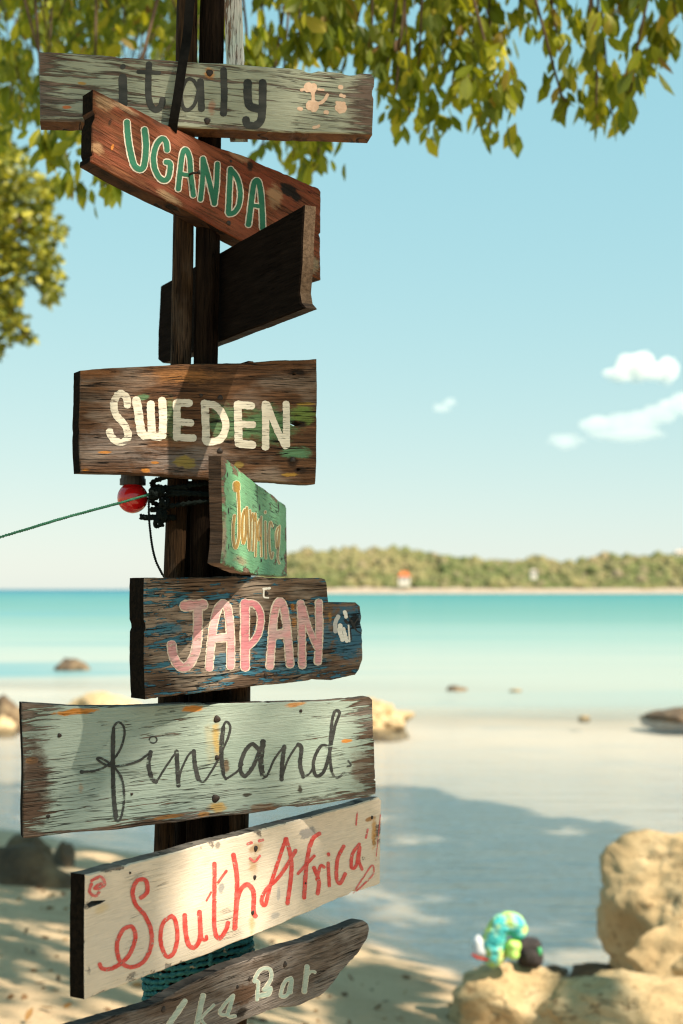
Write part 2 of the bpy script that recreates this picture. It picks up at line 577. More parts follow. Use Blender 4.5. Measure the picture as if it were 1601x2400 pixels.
# pale strand at the foot of the headland
M['strand'] = plain('strand_sand', (0.46, 0.37, 0.29), (0.36, 0.27, 0.20), 0.9, 0.1, 0.15)
bv, bf = [], []
cols2 = list(range(600, 2700, 20))
for i, px in enumerate(cols2):
    x = (px - 800.5) / F * 890
    hgt = 1.6 + 1.0 * mnoise.noise(Vector((px * 0.02, 0, 0))) + (1.6 if px < 1010 else 0) * max(0, mnoise.noise(Vector((px * 0.06, 4, 0))) + 0.3)
    for (yy, z) in ((868, SEA - 0.3), (884, SEA + 1.1), (903, SEA + 1.6 + hgt), (930, SEA + 0.3)):
        bv.append((x, yy + 6 * mnoise.noise(Vector((px * 0.013, 2, 0))), z))
for i in range(len(cols2) - 1):
    for j in range(3):
        a = i * 4 + j
        bf.append((a, a + 4, a + 5, a + 1))
tag(mesh_obj('far_shore', bv, bf, M['strand'], smooth=True), 'thin pale strand below the wooded headland', kind='structure')


def house(px, py_base, wpx, hpx, d, roofc, label, roof_share=0.45):
    e = empty('house', at(px, py_base, d))
    tag(e, label, 'house')
    k = d / F
    W, H = wpx * k, hpx * k
    wh, rh = H * (1 - roof_share), H * roof_share
    mb = MB()
    mb.box((0, 3, wh / 2 - 1.0), (W / 2, 3, wh / 2 + 1.0))
    wl = mb.build('wall', M['hwall'], e)
    for sx in (-0.22, 0.22):
        mb = MB()
        mb.box((sx * W, -0.06, wh * 0.5), (W * 0.08, 0.08, wh * 0.2))
        mb.build('window', M['hwin'], wl)
    mb = MB()
    o = 0.5
    mb.add([(-W / 2 - o, -o, wh), (W / 2 + o, -o, wh), (W / 2 + o, 6 + o, wh), (-W / 2 - o, 6 + o, wh), (-W * 0.3, 3, wh + rh), (W * 0.3, 3, wh + rh)],
           [(0, 1, 5, 4), (1, 2, 5), (2, 3, 4, 5), (3, 0, 4), (0, 3, 2, 1)])
    mb.build('roof', roofc, e)
    return e


M['hwall'] = plain('house_plaster', (0.75, 0.70, 0.62), None, 0.8, 0.2, 1)
M['hwin'] = plain('house_window', (0.08, 0.08, 0.08), None, 0.3, 0.5, 1)
M['hroof'] = plain('roof_tile_orange', (0.62, 0.16, 0.05), (0.5, 0.13, 0.05), 0.8, 0.2, 1)
M['hroof2'] = plain('roof_pale', (0.6, 0.5, 0.42), None, 0.8, 0.2, 1)
house(948, 1366, 26, 27, 895, M['hroof'], 'small white house with orange roof among the trees of the headland')
house(1596, 1309, 26, 20, 1010, M['hroof2'], 'pale house on top of the headland at the edge of the view', 0.3)
house(1252, 1350, 13, 16, 897, M['hroof2'], 'tiny pale hut half hidden in the headland trees', 0.3)

# ------------------------------------------------------------------ clouds
def cloud(blobs, label, d=1800, dens=0.085, n=16):
    """a lumpy body of white vapour: one closed skin filled with an even scattering volume"""
    g = G('cloud_vapour')
    vs = g.n('ShaderNodeVolumePrincipled')
    vs.inputs['Color'].default_value = (1.0, 0.985, 0.955, 1)
    vs.inputs['Density'].default_value = dens
    vs.inputs['Anisotropy'].default_value = 0.0
    g.t.links.new(vs.outputs[0], g.out.inputs['Volume'])
    k = d / F
    rr = random.Random(len(label))
    c = at(blobs[0][0], blobs[0][1], d)
    mb = MB()
    for (px, py, rx, ry) in blobs:
        for q in range(n):
            a, b = max(-1, min(1, rr.gauss(0, 0.45))), max(-0.4, min(0.9, rr.gauss(0.08, 0.36)))
            sz = rr.uniform(0.3, 0.6) * (1.15 - 0.6 * abs(a))
            o = at(px + a * rx * 0.8, py - b * ry * 0.8, d + rr.uniform(-12, 12)) - c
            off = Vector((rr.random() * 50,) * 3)
            mb.add([(o.x + v.x * rx * k * sz, o.y + v.y * rx * k * sz * 0.8, o.z + v.z * ry * k * sz * 1.25 * (1 + 0.35 * mnoise.noise(v * 2 + off))) for v in icv], icf)
    o = mb.build('cloud', g.mat, smooth=True)
    o.location = c
    md = o.modifiers.new('fuse', 'REMESH')
    md.mode = 'VOXEL'
    md.voxel_size = 1.6
    sm = o.modifiers.new('soften', 'SMOOTH')
    sm.iterations = 2
    tag(o, label, 'cloud', 'small fair weather clouds')


cloud([(1450, 880, 46, 22), (1488, 864, 56, 42), (1530, 870, 46, 34), (1566, 870, 36, 36)], 'bright white puffy cloud, highest and largest of the small clouds')
cloud([(1400, 1000, 58, 24), (1332, 1036, 52, 18), (1450, 990, 36, 28), (1470, 1022, 110, 16), (1500, 992, 60, 26), (1545, 968, 56, 28), (1590, 948, 50, 28)], 'long low wispy cloud drifting under the brightest cloud', dens=0.026)
cloud([(1036, 956, 26, 14), (1054, 942, 20, 13)], 'tiny lone wisp of cloud far from the others', n=10, dens=0.035)

# ------------------------------------------------------------------ rocks
g = G('sandstone_rock')
co = g.coord()
n1 = g.noise(co, 2.2, 6, 0.62)
n2 = g.noise(co, 14, 7, 0.7)
n3 = g.voronoi(g.mapping(co, (1, 1, 2.2)), 3.2, 'DISTANCE_TO_EDGE')
col = g.ramp(n1, [(0.3, (0.40, 0.28, 0.15)), (0.5, (0.53, 0.39, 0.22)), (0.7, (0.62, 0.49, 0.31))])
col = g.mix(g.mr(n2, 0.55, 0.70), col, (0.20, 0.12, 0.055))
col = g.mix(g.mr(g.noise(co, 38, 4, 0.7), 0.60, 0.72), col, (0.14, 0.085, 0.045))
wzr = g.math('ADD', g.sep(g.pos())[2], g.math('MULTIPLY', n2, 0.08))
col = g.mix(g.mr(wzr, SEA + 0.05, SEA + 0.16, 0.75, 0.0), col, (0.07, 0.055, 0.03))
n4 = g.noise(g.mapping(co, (1, 1, 2.6), rot=(0.3, 0.5, 0)), 2.4, 4, 0.6)
ckr = g.mr(g.math('ABSOLUTE', g.math('SUBTRACT', n4, 0.5)), 0.004, 0.022, 1.0, 0.0)
ckr = g.math('MULTIPLY', ckr, g.mr(n1, 0.45, 0.6))
col = g.mix(g.math('MULTIPLY', ckr, 0.6), col, (0.12, 0.07, 0.03))
hh = g.math('SUBTRACT', g.math('MULTIPLY', n2, 0.6), g.math('MULTIPLY', ckr, 0.5))
M['rock'] = g.done(g.bsdf(col, 0.88, 0.15, g.bump(hh, 0.6, 0.05)))
g = G('dark_rock')  # darker browns than the sandstone, slightly glossier
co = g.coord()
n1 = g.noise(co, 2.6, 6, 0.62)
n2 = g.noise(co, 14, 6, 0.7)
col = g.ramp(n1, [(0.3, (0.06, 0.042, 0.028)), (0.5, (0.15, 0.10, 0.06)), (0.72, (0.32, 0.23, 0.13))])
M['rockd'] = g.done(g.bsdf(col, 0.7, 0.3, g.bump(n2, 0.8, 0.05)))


def rock(c, s, label, seed=0, mat='rock', sub=4, rough=0.32, fr=1.0, cut=0.75, rotz=0.0, group=None, sq=1.0):
    bm = bmesh.new()
    bmesh.ops.create_icosphere(bm, subdivisions=sub, radius=1)
    off = Vector((seed * 13.7, seed * 5.1, seed * 9.3))
    rr = random.Random(seed)
    planes = []
    for _ in range(11):
        d = Vector((rr.uniform(-1, 1), rr.uniform(-1, 1), rr.uniform(-0.3, 1))).normalized()
        planes.append((d, rr.uniform(cut * 0.85, cut * 1.15)))
    for v in bm.verts:
        p = Vector([math.copysign(abs(t_) ** sq, t_) for t_ in v.co])
        for d, k in planes:
            e = p.dot(d) - k
            if e > 0: p -= d * e * 0.95
        rd = sum((0.5 ** i) * (0.5 - abs(mnoise.noise(p * (1.5 * fr * 2.1 ** i) + off * (1 + i)))) for i in range(4))
        p *= 1 + rough * 0.8 * mnoise.fractal(p * 1.2 * fr + off, 0.9, 2.0, 5) + rough * 0.20 * (rd - 0.35) + 0.025 * mnoise.noise(p * 7.5 + off)
        v.co = Vector((p.x * s[0], p.y * s[1], p.z * s[2]))
    me = bpy.data.meshes.new('rock')
    bm.to_mesh(me)
    bm.free()
    me.materials.append(M[mat])
    me.polygons.foreach_set('use_smooth', [True] * len(me.polygons))
    o = bpy.data.objects.new('rock', me)
    COL.objects.link(o)
    o.location = c
    o.rotation_euler = (0, 0, rotz)
    tag(o, label, 'rock', group)
    return o


def rock_px(x0, x1, ytop, ybase, label, seed, mat='rock', flat=0.80, depth=1.0, base=SEA, **kw):
    d = (CAMZ - base) * F / (ybase - 1381)
    k = d / F
    cx = ((x0 + x1) / 2 - 800.5) * k
    sx = (x1 - x0) / 2 * k * 1.0
    h = (ybase - ytop) * k * flat
    return rock((cx, d + sx * 0.2, base + h * 0.12), (sx, sx * depth, h * 1.02), label, seed, mat, **kw)


rock_px(128, 217, 1538, 1570, 'brown rock standing alone in the water, farthest out left of the post', 3, 'rockd', sub=3)
rock_px(150, 330, 1614, 1668, 'rounded tan rock in the shallows just above the finland sign', 4)
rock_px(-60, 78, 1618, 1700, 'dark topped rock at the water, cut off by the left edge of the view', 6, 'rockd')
rock_px(-40, 56, 1672, 1712, 'low tan rock in front of the dark topped rock at the left edge', 8, 'rock', sub=3)
rock_px(790, 972, 1628, 1706, 'jagged tan rock in the shallows beside the right end of the finland sign', 41, 'rock', 0.72, rough=0.5, fr=1.6, sub=5)
rock_px(1044, 1094, 1604, 1618, 'thin dark reef rock barely above water below the far strand', 10, 'rockd', sub=3)
rock_px(1188, 1222, 1611, 1620, 'smallest reef rock, a low bump in pale water', 11, 'rock', sub=3)
rock_px(1350, 1380, 1671, 1684, 'small brown stone in the water left of the long reef', 12, 'rock', sub=3)
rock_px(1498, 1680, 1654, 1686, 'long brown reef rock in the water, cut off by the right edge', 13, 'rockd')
# rocks on the beach left of the post
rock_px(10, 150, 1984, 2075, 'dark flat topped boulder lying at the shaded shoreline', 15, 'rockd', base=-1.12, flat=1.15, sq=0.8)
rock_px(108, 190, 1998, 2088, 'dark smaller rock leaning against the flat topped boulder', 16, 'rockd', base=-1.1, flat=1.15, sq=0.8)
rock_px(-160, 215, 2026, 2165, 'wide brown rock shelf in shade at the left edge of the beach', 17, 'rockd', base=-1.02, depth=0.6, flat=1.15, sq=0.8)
# rocks on the right
rock((2.44, 9.45, -0.70), (0.74, 0.62, 0.60), 'huge sunlit tan boulder rising at the right edge of the view', 33, 'rock', 6, 0.18, 1.0, 0.94, sq=0.62)
rock((2.16, 8.80, -0.80), (0.46, 0.35, 0.30), 'tan rock leaning at the foot of the huge boulder', 22, 'rock', 5, 0.25)
rock((2.02, 7.62, -1.00), (1.15, 0.60, 0.45), 'broad golden rock ledge in the foreground below the bags', 24, 'rock', 6, 0.20, 1.5, 0.86, rotz=R(-36), sq=0.8)
rock((1.02, 8.12, -0.88), (0.40, 0.30, 0.27), 'brown knob of rock under the beach bag at the tip of the ledge', 35, 'rock', 5, 0.2, 1.3, 0.95, sq=0.8)
rock((2.02, 7.95, -0.62), (0.24, 0.2, 0.18), 'small knobbly tan stone on the right end of the golden ledge', 26, 'rock', 4, 0.25)
rock((1.47, 9.9, -1.12), (0.10, 0.09, 0.06), 'small black stone on the wet sand by the bags', 27, 'rockd', 3)
rock((1.70, 9.75, -1.10), (0.22, 0.12, 0.10), 'low black stone between the golden ledge and the huge boulder', 28, 'rockd', 3)

# ------------------------------------------------------------------ bags on the ledge
KX = 6.5333


def bagpt(cx, cy, d=8.0): return at(1080 + cx / KX, 2100 + cy / KX, d)


g = G('tie_dye_cloth')
co = g.coord()
n = g.noise(co, 11, 5, 0.6)
col = g.ramp(n, [(0.34, (0.02, 0.36, 0.42)), (0.45, (0.07, 0.55, 0.55)), (0.51, (0.35, 0.68, 0.55)), (0.56, (0.45, 0.70, 0.14)), (0.66, (0.72, 0.82, 0.40))])
M['tiedye'] = g.done(g.bsdf(col, 0.6, 0.3, g.bump(g.noise(g.mapping(co, (1, 1, 2)), 16, 4, 0.6), 1.0, 0.04)))
M['lime'] = plain('lime_cloth', (0.40, 0.72, 0.10), (0.5, 0.75, 0.25), 0.6, 0.3, 20)
M['whitecloth'] = plain('white_cloth', (0.75, 0.75, 0.78), (0.65, 0.66, 0.7), 0.7, 0.2, 20)
M['redtrim'] = plain('red_trim', (0.62, 0.04, 0.02), (0.5, 0.05, 0.03), 0.6, 0.3, 20)
M['blackcloth'] = plain('black_cloth', (0.03, 0.026, 0.026), (0.055, 0.045, 0.045), 0.8, 0.2, 25)
M['greenpatch'] = plain('green_patch', (0.08, 0.42, 0.18), None, 0.6, 0.3, 20)
bag = empty('beach_bag', bagpt(560, 960))
O = bag.location.copy()
tag(bag, 'turquoise and lime patterned beach bag with a looped top on the golden rock ledge', 'bag')


def blob(mb, cx, cy, rx, ry, rd, d, base, seed=1, sq=1.0):
    """rounded (sq = 1) to boxy (sq < 1) lump placed at picture point cx, cy"""
    c = bagpt(cx, cy, d) - base
    k = d / F / KX
    off = Vector((seed * 3.3, seed * 7.1, 0))
    bm = bmesh.new()
    bmesh.ops.create_icosphere(bm, subdivisions=3, radius=1)
    vs = []
    for v in bm.verts:
        q = Vector([math.copysign(abs(t_) ** sq, t_) for t_ in v.co])
        q *= 1 + 0.16 * mnoise.noise(v.co * 1.7 + off) + 0.07 * mnoise.noise(v.co * 4.0 + off)
        vs.append((c.x + q.x * rx * k, c.y + q.y * rd, c.z + q.z * ry * k))
    fs = [tuple(v.index for v in f.verts) for f in bm.faces]
    bm.free()
    mb.add(vs, fs)


def fuse(o, vox=0.011):
    md = o.modifiers.new('fuse', 'REMESH')
    md.mode = 'VOXEL'
    md.voxel_size = vox
    md.use_smooth_shade = True
    sm = o.modifiers.new('soften', 'SMOOTH')
    sm.iterations = 3
    return o


mb = MB()
arch = catmull([(500, 890), (490, 760), (520, 620), (600, 470), (720, 400), (830, 430), (870, 520)], 26)
for i, a_ in enumerate(arch):
    tt = i / (len(arch) - 1)
    blob(mb, a_[0] + 8 * math.sin(i * 2.1), a_[1] + 6 * math.cos(i * 1.7), 178 - 30 * tt, 178 - 28 * tt, 0.075, 8.0 + 0.01 * math.sin(i), O, i)
blob(mb, 600, 860, 150, 110, 0.07, 8.03, O, 31)
fuse(mb.build('body', M['tiedye'], bag, True))
mb = MB()
blob(mb, 800, 760, 125, 110, 0.06, 7.97, O, 3)
blob(mb, 800, 880, 100, 100, 0.05, 7.96, O, 4)
fuse(mb.build('flap', M['lime'], bag, True))
mb = MB()
blob(mb, 285, 770, 110, 165, 0.07, 8.01, O, 5, 0.85)
blob(mb, 330, 850, 110, 110, 0.07, 8.0, O, 6)
fuse(mb.build('pouch', M['whitecloth'], bag, True))
mb = MB()
mb.tube([bagpt(a, b, 7.945) - O for a, b in ((170, 890), (250, 950), (400, 975), (520, 970), (640, 900))], 0.007, 8)
mb.build('trim', M['redtrim'], bag, True)
bb = empty('backpack', bagpt(1080, 1030, 8.12))
O2 = bb.location.copy()
tag(bb, 'small black backpack with green marks behind the turquoise beach bag', 'backpack')
mb = MB()
blob(mb, 1050, 850, 185, 200, 0.09, 8.16, O2, 7, 0.42)
blob(mb, 1140, 920, 120, 120, 0.07, 8.14, O2, 11, 0.6)
fuse(mb.build('body', M['blackcloth'], bb, True))
mb = MB()
blob(mb, 1085, 930, 150, 110, 0.045, 8.06, O2, 8, 0.7)
fuse(mb.build('pocket', M['blackcloth'], bb, True))
mb = MB()
blob(mb, 1205, 850, 40, 70, 0.02, 8.04, O2, 9)
mb.build('patch', M['greenpatch'], bb, True)

# ------------------------------------------------------------------ signpost poles
PD = 2.67                         # distance of the poles
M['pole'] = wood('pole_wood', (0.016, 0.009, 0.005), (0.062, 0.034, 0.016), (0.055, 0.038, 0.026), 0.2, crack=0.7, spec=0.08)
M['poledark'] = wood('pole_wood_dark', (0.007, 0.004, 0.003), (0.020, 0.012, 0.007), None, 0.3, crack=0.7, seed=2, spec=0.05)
M['mint_slat'] = wood('slat_mint', (0.09, 0.06, 0.04), (0.2, 0.15, 0.11), None, 0, (0.34, 0.47, 0.43), (0.42, 0.40, 0.38), 0.56, pscale=9, seed=3)
# the grain of poles runs along z, so their texture axes are swapped by building them lying along local x
post = empty('signpost', (-0.30, PD, 0.0))
tag(post, 'dark bundled wooden poles carrying all the signs', 'post')


def pole(px_pts, rad, mat, d=PD, n=24, groove=None, to_ground=True):
    pts = [at(x, y, d) for x, y in px_pts]
    if to_ground:
        a, b = pts[-2], pts[-1]
        q = b + (b - a) * ((b.z + 0.25) / (a.z - b.z))
        pts.append(q)
    dense = catmull([tuple(v) for v in pts], 0.05)
    rot = Matrix.Rotation(R(90), 4, 'Y')     # local x -> down
    inv = rot.inverted()
    mb = MB()
    mb.tube([inv @ (v - post.location) for v in dense], [rad * (1 + 0.08 * mnoise.noise(v * 3)) for v in dense], n, 0, True, 0.10, groove)
    o = mb.build('pole', mat, post, True)
    o.matrix_local = rot
    return o


pole([(444, -260), (424, 848), (413, 1225), (396, 1620), (388, 1930), (374, 2330)], 0.0195, M['pole'], PD, 24, 19)
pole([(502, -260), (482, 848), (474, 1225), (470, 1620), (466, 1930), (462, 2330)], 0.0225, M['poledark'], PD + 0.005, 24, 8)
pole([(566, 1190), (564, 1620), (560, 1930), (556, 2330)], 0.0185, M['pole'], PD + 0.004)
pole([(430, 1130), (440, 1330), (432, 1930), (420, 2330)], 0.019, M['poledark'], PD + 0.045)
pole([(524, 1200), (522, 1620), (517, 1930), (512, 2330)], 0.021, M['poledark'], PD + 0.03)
sl = MB()
a0, a1 = at(534, -260, PD + 0.03), at(560, 330, PD + 0.03)
rotm = Matrix.Rotation(R(90), 4, 'Y')
ri = rotm.inverted()
u = (a1 - a0).normalized()
for_pts = []
for q in (a0, a1):
    for sx, sy in ((-1, -1), (1, -1), (1, 1), (-1, 1)):
        for_pts.append(ri @ (q + Vector((sx * 0.017, sy * 0.008, 0)) - post.location))
sl.add(for_pts, [(0, 1, 5, 4), (1, 2, 6, 5), (2, 3, 7, 6), (3, 0, 4, 7), (3, 2, 1, 0), (4, 5, 6, 7)])
so = sl.build('slat', M['mint_slat'], post)
so.matrix_local = rotm
so['label'] = 'mint painted slat behind the top of the poles'


# ------------------------------------------------------------------ sign boards
class Crop:
    def __init__(s, x0, y0, x1, y1): s.x0, s.y0, s.k = x0, y0, 1568.0 / (x1 - x0)
    def __call__(s, p): return (s.x0 + p[0] / s.k, s.y0 + p[1] / s.k)


def resample(pts, step):
    out = []
    n = len(pts)
    for i in range(n):
        a, b = Vector(pts[i]), Vector(pts[(i + 1) % n])
        k = max(1, int((b - a).length / step))
        for q in range(k): out.append(a + (b - a) * q / k)
    return out


class Sign:
    def __init__(s, name, label, crop, outline, yaw, D, p0, t, mats, tilt=0.0, shear=0.0, holes=(), jit=0.0012, seed=0, lean=0.0):
        s.crop = crop
        ya = R(yaw)
        u = Vector((math.cos(ya), math.sin(ya), 0))
        nrm = Vector((math.sin(ya), -math.cos(ya), 0))
        s.P0 = at(*crop(p0), D)
        ti = R(tilt)
        zz = Vector((0, 0, 1))
        X = u * math.cos(ti) + zz * math.sin(ti)
        Z = zz * math.cos(ti) - u * math.sin(ti)
        s.X, s.Z, s.nrm = X, Z, nrm
        e = empty(name)
        mtx = Matrix.Identity(4)
        for i in range(3):
            mtx[i][0], mtx[i][1], mtx[i][2], mtx[i][3] = X[i], -nrm[i], Z[i], s.P0[i]
        e.matrix_world = mtx
        s.e = e
        s.D = D
        tag(e, label, 'sign', 'hand painted signs on the post')
        s.t = t
        s.seed = seed
        out2 = [s.on(p) for p in outline]
        s.bounds = (min(p[0] for p in out2), max(p[0] for p in out2), min(p[1] for p in out2), max(p[1] for p in out2))
        area = sum(a[0] * b[1] - b[0] * a[1] for a, b in zip(out2, out2[1:] + out2[:1]))
        if area < 0: out2 = out2[::-1]
        hol = []
        for h in holes:
            hp = [s.on(p) for p in h]
            hol.append([Vector(p) for p in hp])
        mats = [m(s) if callable(m) else m for m in mats]
        s.plank(out2, hol, t, mats, shear, jit, seed)
        s.h = 0.0005

    def on(s, p):
        r = ray(*s.crop(p))
        k = (s.P0 - CAM).dot(s.nrm) / r.dot(s.nrm)
        q = CAM + r * k - s.P0
        return (q.dot(s.X), q.dot(s.Z))

    def scale(s, p):      # metres per crop pixel around p (vertical)
        a, b = s.on((p[0], p[1] - 10)), s.on((p[0], p[1] + 10))
        return abs(a[1] - b[1]) / 20

    def plank(s, out2, holes, t, mats, shear, jit, seed):
        pts = resample(out2, 0.007)
        n = len(pts)
        O_, I_ = [], []
        for i in range(n):
            a, b, c = pts[i - 1], pts[i], pts[(i + 1) % n]
            d = (c - a).normalized()
            nn = Vector((d.y, -d.x))
            q_ = mnoise.noise(Vector((b.x * 9, b.y * 9, seed * 5.1)))
            j = jit * (1.3 * mnoise.noise(Vector((b.x * 14, b.y * 14, seed * 3.7))) + (0.25 + 0.9 * max(0.0, q_)) * mnoise.noise(Vector((b.x * 120, b.y * 120, seed + 9))))
            ch = mnoise.noise(Vector((b.x * 33, b.y * 33, seed * 1.9 + 40)))
            if ch > 0.42: j -= (ch - 0.42) * 0.016
            o = b + nn * j
            O_.append(o)
            w_ = 0.0016 + 0.0022 * abs(mnoise.noise(Vector((b.x * 60, b.y * 60, seed + 33))))
            I_.append(o - nn * w_)
        V, Fc, Mi = [], [], []
        for q in I_: V.append((q.x, 0, q.y))
        for q in O_: V.append((q.x, 0.0028, q.y))
        for q in O_: V.append((q.x + shear, t - 0.002, q.y))
        for i in range(n):
            k = (i + 1) % n
            Fc.append((i, k, n + k, n + i)); Mi.append(0)
            e = (O_[k] - O_[i]).normalized()
            Fc.append((n + i, n + k, 2 * n + k, 2 * n + i)); Mi.append(2 if abs(e.y) > 0.75 else 1)
        hb = []
        for h in holes:
            b0 = len(V)
            m_ = len(h)
            for q in h: V.append((q.x, 0, q.y))
            for q in h: V.append((q.x + shear, t - 0.002, q.y))
            for i in range(m_):
                k = (i + 1) % m_
                Fc.append((b0 + i, b0 + k, b0 + m_ + k, b0 + m_ + i)); Mi.append(1)
            hb.append((b0, m_))
        for side in (0, 1):
            base = 0 if side == 0 else 2 * n
            loops = [[Vector((V[base + i][0], V[base + i][2], 0)) for i in range(n)]]
            ids = [base + i for i in range(n)]
            for (b0, m_) in hb:
                st = b0 + side * m_
                loops.append([Vector((V[st + i][0], V[st + i][2], 0)) for i in range(m_)])
                ids += [st + i for i in range(m_)]
            for tri in tessellate_polygon(loops):
                Fc.append(tuple(ids[i] for i in tri)); Mi.append(0 if side == 0 else 1)
        o = mesh_obj('board', V, Fc, mats, s.e, False, Mi)
        bm = bmesh.new()
        bm.from_mesh(o.data)
        bmesh.ops.recalc_face_normals(bm, faces=bm.faces)
        bm.to_mesh(o.data)
        bm.free()
        s.board = o

    # painted strokes -------------------------------------------------------
    def ribbon(s, mb, pts, wd, y, mi=0, jit=0.10, taper=False):
        if len(pts) == 1: pts = [pts[0], (pts[0][0] + 0.5, pts[0][1])]
        cv = catmull([(p[0], p[1]) for p in pts], max(3.0, wd * 0.22))
        cv = [Vector((c[0], c[1])) for c in cv]
        n = len(cv)
        left, right = [], []
        sd_ = s.seed * 7.7 + len(mb.v) * 0.01
        for i, c in enumerate(cv):
            t_ = (cv[min(i + 1, n - 1)] - cv[max(i - 1, 0)])
            t_ = t_.normalized() if t_.length > 0 else Vector((1, 0))
            nn = Vector((-t_.y, t_.x))
            f = 1.0
            if taper:
                q = i / (n - 1)
                f = 0.55 + 0.45 * math.sin(math.pi * (0.15 + 0.8 * q)) + 0.2 * math.sin(q * 9 + sd_)
            a = wd * 0.5 * f * (1 + jit * mnoise.noise(Vector((c.x * 0.09, c.y * 0.09, sd_))) + jit * 0.7 * mnoise.noise(Vector((c.x * 0.4, c.y * 0.4, sd_ + 4))))
            b = wd * 0.5 * f * (1 + jit * mnoise.noise(Vector((c.x * 0.09, c.y * 0.09, sd_ + 20))) + jit * 0.7 * mnoise.noise(Vector((c.x * 0.4, c.y * 0.4, sd_ + 24))))
            left.append(c + nn * a)
            right.append(c - nn * b)
        t0 = (cv[1] - cv[0]).normalized()
        t1 = (cv[-1] - cv[-2]).normalized()
        V, Fc = [], []
        yy = y

        def put(q, k):
            x, z = s.on((q.x, q.y))
            V.append((x, -(yy + k * 0.0000025), z))
            return len(V) - 1
        prev = None
        first = None
        for i in range(n):
            a, b = put(left[i], i), put(right[i], i)
            if prev: Fc.append((prev[0], prev[1], b, a))
            else: first = (a, b)
            prev = (a, b)
        # rounded ends
        for (pair, c, tt, k) in ((first, cv[0], -t0, 0), (prev, cv[-1], t1, n)):
            w2 = (left[0] - right[0]).length / 2 if pair is first else (left[-1] - right[-1]).length / 2
            ca = left[0] if pair is first else left[-1]
            cb = right[0] if pair is first else right[-1]
            mid = (ca + cb) / 2
            arc = [pair[0]]
            for th in (0.25, 0.5, 0.75):
                an = math.pi * th
                v_ = (ca - mid) * math.cos(an) + tt * w2 * 0.8 * math.sin(an)
                arc.append(put(mid + v_, k))
            arc.append(pair[1])
            Fc.append(tuple(arc))
        mb.add(V, Fc, mi)

    def letter(s, strokes, mats, outline=0.0, name='letter', jit=0.10, taper=False):
        mb = MB()
        s.h += 0.000004
        if outline:
            for k, (pts, wd) in enumerate(strokes):
                s.ribbon(mb, pts, wd + 2 * outline, s.h + k * 0.00008, 1, jit)
        for k, (pts, wd) in enumerate(strokes):
            s.ribbon(mb, pts, wd, s.h + (0.0006 if outline else 0) + k * 0.00008, 0, jit, taper)
        return mb.build(name, mats, s.e)

    def nail(s, p, r, sink=0.0, mat=None, name='nail'):
        x, z = s.on(p)
        k = s.scale(p) * r
        mb = MB()
        n = 12
        V = [(x, -0.0022, z)]
        for rr_, yy in ((0.75, -0.0019), (1.0, -0.0008), (1.02, 0.002)):
            for i in range(n):
                an = 2 * math.pi * i / n
                q = 1 + 0.12 * math.sin(3 * an + x * 90)
                V.append((x + math.cos(an) * k * rr_ * q, yy, z + math.sin(an) * k * rr_ * q))
        Fc = [(0, 1 + i, 1 + (i + 1) % n) for i in range(n)]
        for j in range(2):
            for i in range(n):
                a = 1 + j * n
                Fc.append((a + i, a + n + i, a + n + (i + 1) % n, a + (i + 1) % n))
        mb.add(V, Fc)
        return mb.build(name, mat or M['nail'], s.e, True)


def stain(s, p, rx, rz, c, amt=0.9, soft=0.6):
    x, z = s.on(p)
    k = s.scale(p)
    x2, _ = s.on((p[0] + rx, p[1]))
    return (x, z, abs(x2 - x), rz * k, c, amt, soft)


def ell(cx, cy, rx, ry, n=9, seed=0):
    rr = random.Random(seed)
    return [(cx + math.cos(2 * math.pi * i / n) * rx * rr.uniform(0.75, 1.15), cy + math.sin(2 * math.pi * i / n) * ry * rr.uniform(0.75, 1.15)) for i in range(n)]


RUST = (0.42, 0.17, 0.03)
ORANGE = (0.52, 0.20, 0.03)
END_SHADE = plain('end_grain_shade', (0.006, 0.005, 0.004), (0.014, 0.010, 0.007), 0.95, 0.03, 120, 0.6)  # shade on the plank ends is put into this near-black colour
END_BROWN = plain('end_grain_brown', (0.06, 0.04, 0.03), (0.11, 0.07, 0.045), 0.9, 0.1, 160, 0.6)

# ---- italy
A = Crop(60, 80, 900, 360)
it = Sign('wooden_sign', 'pale grey green board lettered italy in black, highest sign on the post', A,
          [(58, 75), (400, 96), (700, 118), (1000, 138), (1300, 160), (1512, 174), (1525, 192), (1522, 300), (1518, 440), (1200, 432), (870, 416), (400, 392), (62, 380), (60, 200)],
          10, 2.60, (800, 280), 0.055,
          [lambda s: wood('italy_board', (0.10, 0.062, 0.045), (0.20, 0.14, 0.11), (0.17, 0.14, 0.12), 0.3, (0.29, 0.315, 0.24), (0.33, 0.35, 0.275), 0.60,
                          s.bounds, 0.20, 5, 22, 0.10,
                          [stain(s, (60, 330), 150, 60, (0.09, 0.065, 0.05), 0.75, 0.8), stain(s, (1500, 300), 130, 150, (0.13, 0.085, 0.065), 0.7, 0.8),
                           stain(s, (805, 172), 30, 26, ORANGE, 0.8, 0.6), stain(s, (180, 320), 22, 9, (0.5, 0.14, 0.04), 0.9, 0.4),
                           stain(s, (245, 215), 20, 8, (0.40, 0.22, 0.05), 0.9, 0.4), stain(s, (815, 320), 18, 40, (0.36, 0.15, 0.09), 0.6, 0.6)], 0.35, 1.0),
           wood('italy_side', (0.07, 0.03, 0.012), (0.19, 0.085, 0.035), None, seed=4, crack=0.6), END_BROWN], tilt=-2.5, seed=1)
MK = paint('italy_marker', (0.018, 0.020, 0.018), (0.05, 0.05, 0.045), 0.25, 0.3, 1, 0.6, 30, 0.9)
MKF = paint('italy_marker_faded', (0.022, 0.024, 0.02), (0.05, 0.05, 0.045), 0.16, 0.3, 2, 0.6, 30, 0.9)
it.letter([([(425, 188), (427, 250), (428, 310)], 38), ([(425, 142), (427, 144)], 26)], [MKF])
